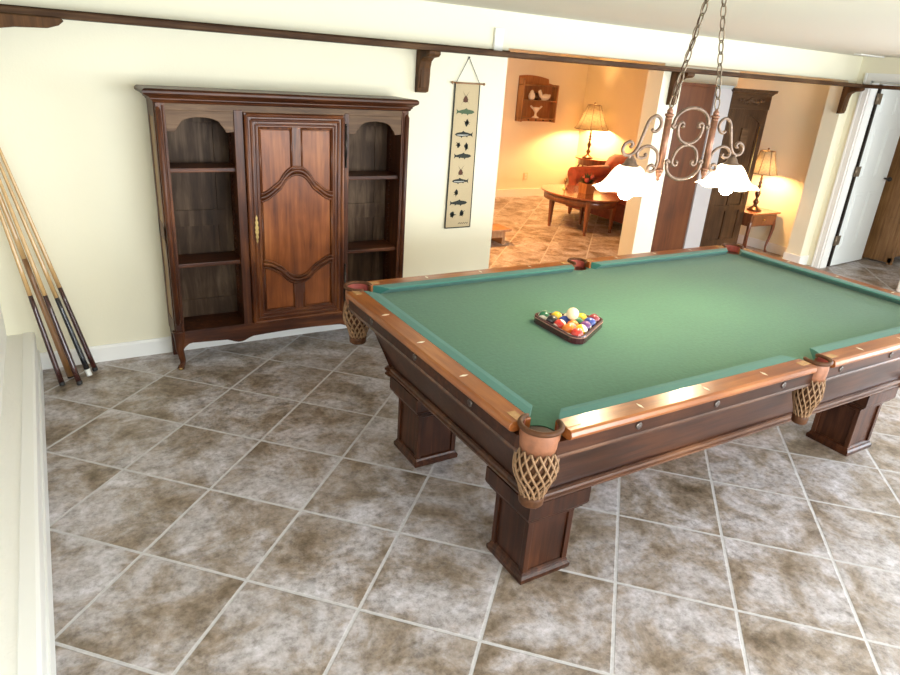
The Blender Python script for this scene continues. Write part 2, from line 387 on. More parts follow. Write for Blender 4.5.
# room behind the doorway
b = B().box(7.22, 11.2, 1.0, 1.12, 0, ZC).box(11.0, 11.2, -4, 1.0, 0, ZC).box(7.22, 11.2, -4.1, -4.0, 0, ZC)
struct(b, 'wall_hall', M['wall'], 'pale wall of the room behind the doorway', 'wall')
# wall behind the camera with a wide glazed opening, unseen and added for daylight
FX0, FX1, FZ0, FZ1 = .2, 5.2, .25, 2.08
b = B().box(XL-.2, FX0, YF-.15, YF, 0, ZC).box(FX1, XR+.12, YF-.15, YF, 0, ZC).box(FX0, FX1, YF-.15, YF, 0, FZ0).box(FX0, FX1, YF-.15, YF, FZ1, ZC)
struct(b, 'wall_front', M['wall'], 'cream wall behind the viewer with an added wide window', 'wall')
b = B()
for i in range(4):
    x = FX0+(FX1-FX0)*i/3; b.box(x-.03, x+.03, YF-.12, YF-.04, FZ0, FZ1)
b.box(FX0, FX1, YF-.12, YF-.04, FZ0, FZ0+.05).box(FX0, FX1, YF-.12, YF-.04, FZ1-.05, FZ1)
w = struct(b, 'window_1', M['white'], 'added white framed window, unseen behind the viewer', 'window')
B().box(FX0, FX1, YF-.083, YF-.077, FZ0, FZ1).build('pane', M['pane'], w)
b = B()
for i in range(4):
    y = WY0+(WY1-WY0)*i/3; b.box(XR+.03, XR+.10, y-.03, y+.03, WZ0, WZ1)
b.box(XR+.03, XR+.10, WY0, WY1, WZ0, WZ0+.05).box(XR+.03, XR+.10, WY0, WY1, WZ1-.05, WZ1)
w = struct(b, 'window_2', M['white'], 'wide white framed window in the right wall out of view', 'window')
B().box(XR+.062, XR+.068, WY0, WY1, WZ0, WZ1).build('pane', M['pane'], w)

# open white door, hinged on the doorway's far jamb and swung into the next room
da = math.atan2(.07, .80)
door = bpy.data.objects.new('door_1', None); COL.objects.link(door); door.location = (7.245, DY1-.03, 0); door.rotation_euler.z = da
tag(door, 'white panelled door standing open beside the rustic cabinet', 'door', kind='structure'); ORG['door_1'] = Vector((0, 0, 0))
b = B().box(.036, .83, 0, .036, .012, 2.01)
for (z0, z1) in ((.22, .86), (1.02, 1.58), (1.70, 1.90)):
    for (x0, x1) in ((.12, .37), (.46, .71)):
        b.box(x0, x1, -.004, .002, z0, z1).box(x0+.03, x1-.03, -.009, .0, z0+.03, z1-.03)
b.build('door_leaf', M['doorwhite'], door, bevel=.003)
for z in (.32, 1.10, 1.86):
    B().tube([(-.008, -.008, z-.05), (-.008, -.008, z+.05)], .010, 10).box(-.035, .085, -.009, -.004, z-.055, z+.055).build('hinge', M['hinge'], door)
B().box(.004, .034, -.004, .02, .012, 2.0).build('gap_shadow_strip', M['iron_gap_shade'], door)  # dark strip painting the shadow gap at the open door's hinge edge
B().sphere((.775, -.055, 1.0), .027, 14, 8).tube([(.775, 0, 1.0), (.775, -.05, 1.0)], .010).lathe([(.028, 0), (.028, .004)], (.775, -.004, .998), 14).build('knob', M['iron_gap_shade'], door)

# plate rail shelf
ZS0, ZS1, YS = 1.957, 1.992, .795
b = B().prism([(YS, ZS0+.004), (YS+.004, ZS0), (YB, ZS0), (YB, ZS1), (YS+.006, ZS1), (YS, ZS1-.006)], 'x', XL, XR)
b.prism([(XR-.205, ZS0+.004), (XR-.2, ZS0), (XR, ZS0), (XR, ZS1), (XR-.2, ZS1), (XR-.205, ZS1-.006)], 'y', YS, -.3)
b.box(XL, 2.57, YB-.02, YB, ZS1, ZS1+.012)
rail = tag(b.build('plate_rail', M['shelfwood']), 'long narrow dark wooden rail shelf running high along the wall and over the opening', 'rail shelf')
rail.name = 'rail_shelf'; ORG['rail_shelf'] = Vector((0, 0, 0))
def bracket_profile(s=1):
    # (distance from wall, height below shelf)
    return [(0, 0), (.185, 0), (.185, -.022), (.165, -.036), (.10, -.045), (.066, -.068), (.054, -.11), (.050, -.20), (.040, -.262), (0, -.272)]
for x, lab, yw in ((1.855, 'brown wooden bracket under the rail shelf to the right of the armoire', YB), (4.335, 'brown wooden bracket under the rail shelf on the white post', YB), (6.93, 'brown wooden bracket under the rail shelf beside the white doorway', YB)):
    t = B().prism([(yw-d, ZS0+h) for d, h in bracket_profile()], 'x', x-.045, x+.045).box(x-.032, x+.032, yw-.056, yw-.01, ZS0-.24, ZS0-.12)
    tag(t.build('shelf_bracket', M['bracket'], origin=(x, yw, ZS0-.27), bevel=.005), lab, 'bracket', 'rail shelf brackets')
ar = [(XL, 0), (-.30, 0), (-.285, -.012), (-.31, -.034), (-.36, -.05), (-.50, -.056), (-.62, -.075), (-.70, -.13), (-.74, -.26), (XL, -.27)]
t = B().prism([(x, ZS0+h) for x, h in ar], 'y', .752, .80)
tag(t.build('shelf_bracket', M['bracket'], origin=(XL, .77, ZS0-.27), bevel=.005), 'brown wooden bracket reaching in from the left edge under the rail shelf', 'bracket', 'rail shelf brackets')

# small wall fittings
tag(B().box(2.425, 2.50, YB-.024, YB, 1.995, 2.145, .006).build('wall_sensor', M['plate'], origin=(2.46, YB, 2.07)), 'small white plastic box on the wall above the rail shelf', 'sensor')
o = tag(B().box(6.14, 6.225, YR-.008, YR, .265, .38, .003).build('wall_outlet', M['outlet'], origin=(6.18, YR, .32)), 'almond electrical outlet on the far room wall below the wall shelf', 'outlet')
B().box(6.165, 6.20, YR-.011, YR-.007, .285, .315).box(6.165, 6.20, YR-.011, YR-.007, .33, .36).build('socket', M['plate'], o)
o = tag(B().box(6.58, 7.0, .72, .80, ZC-.012, ZC, .003).build('ceiling_vent', M['plate'], origin=(6.8, .76, ZC)), 'white ceiling vent near the doorway corner', 'vent')
tag(B().box(7.17, 7.2, 3.35, 3.46, 1.655, 1.675).build('wall_hook', M['iron_gap_shade'], origin=(7.2, 3.4, 1.66)), 'small dark hook on the warm wall left of the post', 'hook')

# ------------------------------------------------------------------ pool table
CX, CY, HX, HY, ZT, ZB = 2.18, -1.22, 1.49, .81, .84, .803
table = thing('pool_table', (CX, CY, 0), 'antique dark mahogany pool table with green cloth and leather net pockets', 'pool table')
def chamf(hx, hy, c):
    return [(CX-hx+c, CY-hy), (CX+hx-c, CY-hy), (CX+hx, CY-hy+c), (CX+hx, CY+hy-c), (CX+hx-c, CY+hy), (CX-hx+c, CY+hy), (CX-hx, CY+hy-c), (CX-hx, CY-hy+c)]
def sweep(prof, ch):
    return B().loops([[(x, y, z) for x, y in chamf(HX-d, HY-d, ch-d*.3)] for d, z in prof], smooth=False)
sweep([(.12, .80), (.022, .80), (.022, .748), (.028, .742), (.12, .740)], .10).build('rail_apron', M['mah_x'], table)
sweep([(.10, .752), (.021, .752), (.018, .748), (.018, .741), (.023, .737), (.10, .737)], .10).build('apron_highlight', M['mah_edge'], table)  # thin lighter strip painting the highlight along the apron's lower edge
sweep([(.16, .755), (.085, .755), (.088, .735), (.110, .700), (.145, .620), (.215, .455), (.222, .440), (.26, .436)], .05).build('cabinet_panel', M['mah_x'], table)
sweep([(.25, .448), (.213, .446), (.205, .440), (.203, .432), (.213, .427), (.213, .420), (.206, .415), (.207, .406), (.222, .398), (.27, .394)], .04).build('base_moulding', M['mah_edge'], table)
# slate bed with pocket cut-outs
PR = .062
cor = [(CX-HX+.088, CY-HY+.070), (CX+HX-.088, CY-HY+.070), (CX+HX-.088, CY+HY-.070), (CX-HX+.088, CY+HY-.070)]
cor = [(CX+sx*(HX-.088), CY+sy*(HY-.080)) for sx, sy in ((-1, -1), (1, -1), (1, 1), (-1, 1))]
sid = [(CX+.02, CY-HY+.045), (CX+.02, CY+HY-.045)]
pts = []
def arc(c, a0, a1, r=PR, n=10): return [(c[0]+r*cos(a0+(a1-a0)*i/n), c[1]+r*sin(a0+(a1-a0)*i/n)) for i in range(n+1)]
ex, ey = HX-.09, HY-.09
pts += arc(cor[0], radians(118), radians(-28)); pts += arc(sid[0], radians(165), radians(15)); pts += arc(cor[1], radians(208), radians(62))
pts += arc(cor[2], radians(-62), radians(-208)); pts += arc(sid[1], radians(-15), radians(-165)); pts += arc(cor[3], radians(28), radians(-118))
bed = B().prism(pts, 'z', .755, ZB)
bed.build('bed_cloth', M['cloth'], table)
# rails and cushions: u along the rail, d from outer edge
rp = [(.000, .822), (.004, .834), (.012, .840), (.085, .840), (.085, .803), (.022, .803), (.010, .806), (.002, .812)]
cp_ = [(.085, .840), (.120, .8405), (.143, .838), (.146, .833), (.132, .822), (.112, .804), (.085, .803)]
def put(side, u, d, z):
    if side == 'near': return (u, CY-HY+d, z)
    if side == 'far': return (u, CY+HY-d, z)
    if side == 'left': return (CX-HX+d, u, z)
    return (CX+HX-d, u, z)
segs = []
for s in ('near', 'far'):
    segs += [(s, CX-HX+.150, CX-.045, .02, .012), (s, CX+.085, CX+HX-.150, .012, .02)]
for s in ('left', 'right'): segs += [(s, CY-HY+.128, CY+HY-.128, .02, .02)]
for s, a, e, ca, ce in segs:
    bb = B().loops([[put(s, t, d, z) for d, z in rp] for t in (a, e)], smooth=False)
    r_ = bb.build('rail', M['rail_x' if s in ('near', 'far') else 'rail_y'], table, bevel=.002)
    bb = B()
    def endu(t, d, sgn, c): 
        return t+sgn*(.012+(d-.085)*(1.0 if c > .015 else .45))
    bb.loops([[put(s, endu(a, d, 1, ca), d, z) for d, z in cp_], [put(s, endu(e, d, -1, ce), d, z) for d, z in cp_]], smooth=False)
    bb.build('cushion', M['cushion'], r_)
    L = e-a
    nd = [k/4 for k in (1, 2, 3)] if s in ('near', 'far') else [.2, .5, .8]
    if s in ('near', 'far'):
        step = (HX-.15)*2/8; base = CX-HX+.15 if a < CX-.5 else CX
        us = [base+step*k for k in (1, 2, 3)]
    else:
        us = [CY-.33, CY, CY+.33]
    for u in us:
        q = [(-.018, 0), (0, -.006), (.018, 0), (0, .006)] if s in ('near', 'far') else [(-.018, 0), (0, -.006), (.018, 0), (0, .006)]
        if s in ('left', 'right'):
            pp = [put(s, u+w, .045+l, .8402) for l, w in q]; 
        else: pp = [put(s, u+w, .045+l, .8402) for l, w in q]
        pz = B().add([p for p in pp]+[(p[0], p[1], .8412) for p in pp], [(4, 5, 6, 7), (0, 1, 5, 4), (1, 2, 6, 5), (2, 3, 7, 6), (3, 0, 4, 7), (3, 2, 1, 0)])
        pz.build('rail_sight', M['pearl'], r_)
    for t0, sg in ((a, 1), (e, -1)):
        x = [put(s, t0+sg*k, d, .8403) for k, d in ((.004, .030), (.060, .030), (.060, .062), (.004, .062))]
        B().add(x+[(p[0], p[1], .8415) for p in x], [(4, 5, 6, 7), (0, 1, 5, 4), (1, 2, 6, 5), (2, 3, 7, 6), (3, 0, 4, 7), (3, 2, 1, 0)]).build('end_inlay', M['inlay'], r_)
    # rosettes that cover the rail bolts
    ub = [CX-1.02+.4*k for k in ((0, 1, 2) if a < CX-.5 else (3, 4, 5))] if s in ('near', 'far') else [CY-.42, CY, CY+.42]
    for u in ub:
        rb = B()
        for rr, d in ((.013, 0), (.013, .003), (.008, .006), (.002, .0075)):
            pass
        Ls = [[put(s, u+rr*cos(t), .022-d, .779+rr*sin(t)) for t in [2*pi*k/12 for k in range(12)]] for rr, d in ((.014, -.002), (.014, .003), (.009, .006), (.008, .005), (.003, .009))]
        rb.loops(Ls).build('rail_bolt', M['bolt'], table)
# legs
def leg_shape(cx, cy):
    out = []
    def sq(h, z): return [(cx-h, cy-h, z), (cx+h, cy-h, z), (cx+h, cy+h, z), (cx-h, cy+h, z)]
    out = B().loops([sq(h, z) for h, z in ((.102, .045), (.102, .285))], smooth=False)
    for sx in (-1, 1):
        for sy in (-1, 1):
            out.box(cx+sx*.099-.0125, cx+sx*.099+.0125, cy+sy*.099-.0125, cy+sy*.099+.0125, .045, .29)
    return out
for lx in (1.045, 3.295):
    for ly in (-1.67, -.775):
        lg = leg_shape(lx, ly).build('leg', M['mah_z'], table, bevel=.002)
        def sq(h, z): return [(lx-h, ly-h, z), (lx+h, ly-h, z), (lx+h, ly+h, z), (lx-h, ly+h, z)]
        B().loops([sq(h, z) for h, z in ((.122, 0), (.124, .012), (.124, .022), (.116, .032), (.113, .042), (.105, .048))], smooth=False).build('plinth', M['mah_z'], lg, bevel=.002)
        B().loops([sq(h, z) for h, z in ((.106, .272), (.112, .278), (.112, .284), (.116, .292), (.124, .301), (.132, .306), (.132, .313), (.138, .316), (.144, .324), (.147, .334), (.147, .397))], smooth=False).build('capital', M['mah_z'], lg)
# pockets, built once at the origin facing +x (towards the bed) and copied
def make_pocket():
    r = bpy.data.objects.new('pocket', None)
    me_l = B()
    A0, A1 = radians(62), radians(298)
    liner = B()
    prof = [(.060, -.002), (.062, -.03), (.058, -.07), (.055, -.075), (.051, -.07), (.055, -.03), (.054, -.002)]
    liner.lathe(prof, (0, 0, .84), 20, False, True, A0, A1)
    pocket = liner.build('pocket', [M['leather_red']], table, origin=(0, 0, 0))
    ORG[pocket.name] = Vector((0, 0, 0))
    outer = B().lathe([(.0615, -.008), (.0655, -.03), (.064, -.062), (.060, -.088), (.056, -.084), (.059, -.06), (.0605, -.03)], (0, 0, .84), 22, False, True, radians(50), radians(310))
    outer.build('pocket_band', M['leather_tan'], pocket)
    pr = []
    n = 22
    for i in range(n+1):
        a = radians(48)+(radians(312)-radians(48))*i/n; pr.append((.066*cos(a), .066*sin(a), .841))
    ringb = B().tube(pr, [.0095 if 0 < i < n else .007 for i in range(n+1)], 10)
    ringb.build('pocket_ring', M['leather_dark'], pocket)
    nz = 22; rad = lambda t: .061+.010*sin(pi*min(1, t*1.35))*(1 if t < .74 else 1)-.030*max(0, t-.45)**1.3*1.9
    net = B(); NH = 15
    for dr in (1, -1):
        for k in range(NH):
            p = []
            for i in range(nz+1):
                t = i/nz; a = 2*pi*k/NH+dr*t*2*pi*.23; q = rad(t)+(.0015 if dr > 0 else -.0015)
                p.append((q*cos(a), q*sin(a), .762-.185*t))
            net.tube(p, .0044, 5, False)
    net.cur = 1; net.lathe([(rad(i/8)-.008, .762-.185*i/8) for i in range(9)], (0, 0, 0), 16, False)
    net.build('pocket_net', [M['cord'], M['leather_dark']], pocket)
    B().lathe([(.001, .545), (.036, .545), (.042, .552), (.043, .57), (.044, .580), (.040, .584)], (0, 0, 0), 18).build('net_cap', M['leather_dark'], pocket)
    return pocket
pk = make_pocket()
pl = [(cor[0], 45), (cor[1], 135), (cor[2], 225), (cor[3], 315), (sid[0], 90), (sid[1], 270)]
for i, (c, a) in enumerate(pl):
    o = pk if i == 0 else copy_tree(pk, table)
    o.location = (c[0]-CX, c[1]-CY, 0); o.rotation_euler.z = radians(a)
    if i > 3: o.scale = (.78, .78, 1)

# ------------------------------------------------------------------ rack and balls
RX, RY = 1.485, -1.255
BR = .02858
def tri_pts(r, rad, n=5):
    out = []
    for k in range(3):
        a = 2*pi*k/3; c = ((r-2*rad)*cos(a)*1.0, (r-2*rad)*sin(a))
        for i in range(n+1):
            t = a-pi/3+2*pi/3*i/n; out.append((RX+c[0]+rad*cos(t), RY+c[1]+rad*sin(t)))
    return out
RI = BR*4*2/math.sqrt(3)+2*.0308         # corner radius so that five balls a side fit
rack = thing('ball_rack', (RX, RY, ZB), 'dark maroon triangular rack around the pool balls on the green cloth', 'rack')
ro, ri = tri_pts(RI+.026, .043), tri_pts(RI, .0308)
b = B().loops([[(x, y, z) for x, y in L] for L, z in ((ri, ZB+.006), (ro, ZB+.001), (ro, ZB+.031), (tri_pts(RI+.022, .041), ZB+.036), (tri_pts(RI+.004, .0328), ZB+.036), (ri, ZB+.033), (ri, ZB+.006))], smooth=False, cap=False)
b.build('rack_frame', M['rackwood'], rack)
r1, r2 = tri_pts(RI+.0275, .0437), tri_pts(RI+.025, .0425)
B().loops([[(x, y, z) for x, y in L] for L, z in ((r2, ZB+.0255), (r1, ZB+.0265), (r1, ZB+.0295), (r2, ZB+.0305))], smooth=False, cap=False).build('rack_line', M['racktrim'], rack)
cols = {1: ('yellow', (.78, .50, .03)), 2: ('blue', (.02, .05, .28)), 3: ('red', (.62, .035, .02)), 4: ('purple', (.13, .03, .17)), 5: ('orange', (.80, .20, .015)), 6: ('green', (.015, .13, .06)), 7: ('maroon', (.22, .02, .03)), 8: ('black', (.01, .01, .012))}
# rows from the near-left edge of the rack inwards, each listed from the far end to the near end
rows = [[(6, 1), (8, 0), (3, 1), (5, 0), (3, 0)], [(1, 0), (2, 0), (5, 1), (1, 1)], [(2, 1), (6, 0), (4, 0)], [(1, 0), (2, 0)], [(7, 0)]]
ordw = ['at the far left corner of the rack', 'second along the left edge of the rack', 'midway along the left edge of the rack', 'fourth along the left edge of the rack', 'at the near corner of the rack']
place = [ordw, ['behind the black ball', 'inside the rack left of the cue ball', 'inside the rack below the cue ball', 'one row in beside the near corner'], ['under the cue ball at the back', 'at the middle of the rack right of the cue ball', 'on the near right edge of the rack'], ['near the right end behind the cue ball', 'on the right edge beside the maroon ball'], ['at the right corner of the rack']]
rnd = random.Random(4); bm_cache = {}
D = 2*BR+.0004
for r, row in enumerate(rows):
    n = len(row)
    for k, (num, st) in enumerate(row):
        x = RX-BR*4/math.sqrt(3)+r*D*.866; y = RY+D*((n-1)/2-k)
        key = (num, st)
        if key not in bm_cache: bm_cache[key] = ball_mat(('striped_' if st else 'solid_')+cols[num][0]+'_ball', cols[num][1], st)
        o = B().sphere((0, 0, 0), BR, 24, 16).build('pool_ball', bm_cache[key])
        o.location = (x, y, ZB+BR); o.rotation_euler = (rnd.uniform(.6, 2.4), rnd.uniform(-.5, .5), rnd.uniform(0, 6.28))
        tag(o, ('%s striped pool ball ' if st else 'solid %s pool ball ') % cols[num][0]+place[r][k], 'pool ball', 'pool balls in the rack')
mcue = plain('cream_cue_ball', (.86, .74, .48), .08, coat=.6)
r, k, n = 2, 0, 3
bx = RX-BR*4/math.sqrt(3)+2*D*.866; 
cpos = (bx-D*.866+D*.577*.5*2-.0, RY+D*.0, ZB+BR+D*.8165)
cpos = (RX-BR*4/math.sqrt(3)+1*D*.866+D/(2*math.sqrt(3))+.0, RY+D*.0, ZB+BR+D*.8165)
o = B().sphere((0, 0, 0), BR, 24, 16).build('cue_ball', mcue); o.location = cpos
tag(o, 'cream cue ball resting on top of the racked pool balls', 'cue ball')

# ------------------------------------------------------------------ armoire
AX0, AX1, AY0, AY1 = .088, 1.620, .695, .968
arm = thing('armoire', ((AX0+AX1)/2, AY1, 0), 'antique carved walnut armoire with open shelves either side of one panelled door', 'armoire')
zb, zt = .245, 1.545
b = B()
b.prism([(AX0+.05, zb-.01), (AX0+.05, zb-.02)]+[(AX0+.05, zb-.02)], 'z', 0, 0) if False else None
# carcass: side stiles, sides, floor, top, back, dividers
b.box(AX0, AX0+.03, AY0+.03, AY1, zb-.05, 1.60).box(AX1-.03, AX1, AY0+.03, AY1, zb-.05, 1.60)
b.box(AX0+.03, AX1-.03, AY0+.02, AY1-.01, zb-.02, zb).box(AX0+.03, AX1-.03, AY0+.02, AY1-.01, zt, zt+.03)
b.box(.520, .545, AY0+.02, AY1-.012, zb, zt).box(1.185, 1.205, AY0+.02, AY1-.012, zb, zt)
for (x0, x1, s) in ((AX0-.006, AX0, -1), (AX1, AX1+.006, 1)):
    for (z0, z1) in ((.30, .80), (.90, 1.50)):
        pass
    b.box(x0, x1, AY0+.03, AY1, zb-.05, .30).box(x0, x1, AY0+.03, AY1, .80, .90).box(x0, x1, AY0+.03, AY1, 1.50, 1.60)
    b.box(x0, x1, AY0+.03, AY0+.08, .3, 1.5).box(x0, x1, AY1-.05, AY1, .3, 1.5)
b.build('carcass', M['arm_z'], arm, bevel=.002)
for x0, x1 in ((AX0-.003, AX0+.002), (AX1-.002, AX1+.003)):
    for z0, z1 in ((.295, .805), (.895, 1.505)):
        B().box(x0, x1, AY0+.075, AY1-.045, z0, z1).build('side_panel', M['arm_side'], arm)
b = B()
b.box(AX0+.03, AX1-.03, AY1-.012, AY1-.006, zb, zt)
for (x0, x1) in ((AX0+.03, .52), (1.205, AX1-.03)):
    b.box(x0, x1, AY1-.022, AY1-.012, .84, .94).box(x0, x1, AY1-.022, AY1-.012, zb, .36).box(x0, x0+.07, AY1-.020, AY1-.012, zb, zt).box(x1-.09, x1, AY1-.020, AY1-.012, zb, zt)
    b.box(x0, x1, AY1-.022, AY1-.012, 1.46, zt)
b.build('back_panel', M['arm_back'], arm, bevel=.002)
# corner posts with rounded reeding
for x, s in ((AX0, 1), (AX1, -1)):
    b = B().box(x, x+s*.048, AY0, AY0+.05, zb-.06, 1.598) if s > 0 else B().box(x+s*.048, x, AY0, AY0+.05, zb-.06, 1.598)
    b.tube([(x+s*.012, AY0+.003, .29), (x+s*.012, AY0-.001, .31), (x+s*.012, AY0-.001, 1.54), (x+s*.012, AY0+.003, 1.56)], [.006, .016, .016, .006], 10)
    b.tube([(x+s*.036, AY0+.002, zb), (x+s*.036, AY0+.002, 1.57)], .006, 8)
    b.build('corner_post', M['arm_z'], arm, bevel=.003)
# inner uprights flanking the door
B().box(.500, .552, AY0+.002, AY0+.028, zb-.01, zt+.01).build('upright', M['arm_z'], arm, bevel=.003)
B().box(1.176, 1.206, AY0+.002, AY0+.028, zb-.01, zt+.01).build('upright', M['arm_z'], arm, bevel=.003)
# frieze and cornice
B().box(AX0+.046, AX1-.046, AY0+.004, AY0+.03, zt-.003, 1.598).build('frieze', M['arm_pale'], arm, bevel=.003)
cprof = [(.0, 1.590), (.010, 1.594), (.014, 1.604), (.022, 1.608), (.022, 1.616), (.034, 1.624), (.052, 1.634), (.058, 1.640), (.058, 1.654), (.052, 1.660), (.045, 1.664)]
Ls = []
for d, z in cprof:
    d2 = d*.75; z -= .010; d3 = d*1.1
    Ls.append([(AX0-d3, AY1, z), (AX0-d3, AY0-d, z), (AX1+d2, AY0-d, z), (AX1+d2, AY1, z)])
B().loops(Ls, smooth=False).build('cornice', M['arm_x'], arm, bevel=.002)
# arched valances
for (x0, x1) in ((.136, .500), (1.206, 1.572)):
    w = x1-x0; top = zt+.002
    p = [(x0, top), (x0, top-.115), (x0+.045, top-.118), (x0+.052, top-.10)]
    a0 = x0+.052; a1 = x1-.052
    for i in range(13):
        t = i/12; xx = a0+.012+(a1-a0-.024)*t; zz = top-.085+.048*math.sqrt(max(0, 1-(2*t-1)**2)); p.append((xx, zz))
    p += [(x1-.052, top-.10), (x1-.045, top-.118), (x1, top-.115), (x1, top)]
    B().prism(p, 'y', AY0+.006, AY0+.022).build('valance', M['arm_pale'], arm, bevel=.002)
# shelves
for (x0, x1, zs) in ((AX0+.032, .52, (1.228, .665)), (1.206, AX1-.032, (1.165, .672))):
    for z in zs:
        B().box(x0, x1, AY0+.03, AY1-.024, z-.024, z, .004).build('shelf', M['arm_x'], arm)
    # notched ledger strips
    lb = B()
    for k in range(38):
        z = zb+.06+k*.031
        lb.box(x1-.008, x1-.002, AY1-.095, AY1-.075, z, z+.02)
    lb.build('shelf_ledger', M['arm_z'], arm)
# skirt with scalloped lower edge
def skirt(x):
    t = (x-AX0)/(AX1-AX0); s = abs(2*t-1)
    if s > .90: return .135+(.165-.135)*(1-(s-.90)/.1)-.06*((s-.90)/.1)**2
    if s > .60: return .165-.012*(.90-s)/.3
    if s > .50: return .153-.026*(sin((.60-s)/.1*pi/2))
    if s > .38: return .127+.030*(.5-cos((.50-s)/.12*pi)/2)
    return .157+.008*cos(s/.38*pi/2)
xs = [AX0+.02+(AX1-AX0-.04)*i/64 for i in range(65)]
B().prism([(AX0+.02, zb+.002)]+[(x, skirt(x)) for x in xs]+[(AX1-.02, zb+.002)], 'y', AY0+.0, AY0+.028).build('skirt', M['arm_x'], arm, bevel=.003)
for s, x in ((-1, AX0), (1, AX1)):
    B().prism([(AY0+.03, zb-.04), (AY0+.03, .15), (AY0+.10, .175), (AY1-.1, .175), (AY1, .15), (AY1, zb-.04)], 'x', x-s*.0, x-s*.025).build('side_skirt', M['arm_z'], arm)
    # cabriole front feet
    c = [(x-s*.020, AY0+.026, .245), (x-s*.018, AY0+.020, .19), (x-s*.012, AY0+.010, .13), (x-s*.020, AY0+.018, .075), (x-s*.024, AY0+.018, .035), (x-s*.008, AY0-.002, .012), (x-s*.004, AY0-.008, .004)]
    B().tube(catmull(c, 5), [.042-.0018*i if i < 12 else max(.016, .022-.0006*(i-12)) if i < 24 else .020 for i in range(len(catmull(c, 5)))], 10).build('front_foot', M['arm_z'], arm)
    B().box(x-s*.02-.02, x-s*.02+.02, AY1-.045, AY1-.003, 0, zb-.02).build('back_foot', M['arm_z'], arm, bevel=.004)
    B().tube([(x-s*.006, AY0-.004, 0), (x-s*.006, AY0-.004, .014)], .016, 10).build('foot_pad', M['brass'], arm)
# the door
DX0, DX1, DZ0, DZ1 = .556, 1.174, .238, 1.543
dy = AY0-.004
b = B()
fw = .078
b.box(DX0, DX0+fw, dy, dy+.03, DZ0, DZ1).box(DX1-fw, DX1, dy, dy+.03, DZ0, DZ1); b.cur = 1; b.box(DX0+fw, DX1-fw, dy, dy+.03, DZ1-fw, DZ1).box(DX0+fw, DX1-fw, dy, dy+.03, DZ0, DZ0+fw)
for g, hw in ((.012, .012), (.040, .009), (.064, .006)):
    x0, x1, z0, z1 = DX0+g, DX1-g, DZ0+g, DZ1-g
    for p, q in (((x0, z0), (x0, z1)), ((x0, z1), (x1, z1)), ((x1, z1), (x1, z0)), ((x1, z0), (x0, z0))):
        b.cur = 1 if p[1] == q[1] else 0; b.tube([(p[0], dy, p[1]), (q[0], dy, q[1])], hw, 8)
door2 = b.build('door', [M['arm_door'], M['arm_door_x']], arm, bevel=.002)
ix0, ix1, iz0, iz1 = DX0+fw, DX1-fw, DZ0+fw, DZ1-fw; mx_ = (ix0+ix1)/2; hw_ = (ix1-ix0)/2
def topc(x):
    s = abs(x-mx_)/hw_
    if s < .46: return 1.212-.088*(s/.46)**2.2
    if s < .58: return 1.124-.020*((s-.46)/.12)
    return 1.104-.052*(sin((s-.58)/.42*pi/2))
def botc(x):
    s = abs(x-mx_)/hw_
    if s < .46: return .512+.065*(s/.46)**2.2
    if s < .58: return .577+.018*((s-.46)/.12)
    return .595+.040*(sin((s-.58)/.42*pi/2))
N = 40; xs = [ix0+(ix1-ix0)*i/N for i in range(N+1)]
def field(lo, hi, xa, xb, mat, name):
    q = [xa+(xb-xa)*i/20 for i in range(21)]
    bb = B(); out = [(x, lo(x)) for x in q]+[(x, hi(x)) for x in reversed(q)]
    bb.prism(out, 'y', dy+.014, dy+.028)
    # raised inner field
    cxm = (xa+xb)/2; 
    g = .016; q2 = [xa+g+(xb-xa-2*g)*i/20 for i in range(21)]
    out2 = [(x, lo(x)+g) for x in q2]+[(x, hi(x)-g) for x in reversed(q2)]
    bb.prism(out2, 'y', dy+.009, dy+.016)
    return bb.build(name, mat, door2, bevel=.003)
cz = lambda v: (lambda x: v)
field(topc, cz(iz1), ix0, mx_, M['arm_panel'], 'door_panel'); field(topc, cz(iz1), mx_, ix1, M['arm_panel'], 'door_panel')
field(botc, topc, ix0, ix1, M['arm_panel'], 'door_panel')
field(cz(iz0), botc, ix0, mx_, M['arm_panel'], 'door_panel'); field(cz(iz0), botc, mx_, ix1, M['arm_panel'], 'door_panel')
b = B()
for fn in (topc, botc):
    for off, r in ((-.023, .008), (0, .014), (.023, .008)):
        b.cur = 1; b.tube([(x, dy+.006, fn(x)+off) for x in xs], r, 8); b.cur = 0
b.box(mx_-.026, mx_+.026, dy+.002, dy+.02, topc(mx_), iz1).box(mx_-.026, mx_+.026, dy+.002, dy+.02, iz0, botc(mx_))
def frame_line(pts, r=.007): b.tube([(p[0], dy+.006, p[1]) for p in pts], r, 8)
for xa, xb, lo, hi in ((ix0, mx_-.026, topc, cz(iz1)), (mx_+.026, ix1, topc, cz(iz1)), (ix0, ix1, botc, topc), (ix0, mx_-.026, cz(iz0), botc), (mx_+.026, ix1, cz(iz0), botc)):
    g = .006
    frame_line([(xa+g, lo(xa)), (xa+g, hi(xa))]); frame_line([(xb-g, lo(xb)), (xb-g, hi(xb))])
    if hi(xa) == hi(xb) == iz1: frame_line([(xa, iz1-g), (xb, iz1-g)])
    if lo(xa) == lo(xb) == iz0: frame_line([(xa, iz0+g), (xb, iz0+g)])
b.build('door_moulding', [M['arm_door'], M['arm_door_x']], door2)
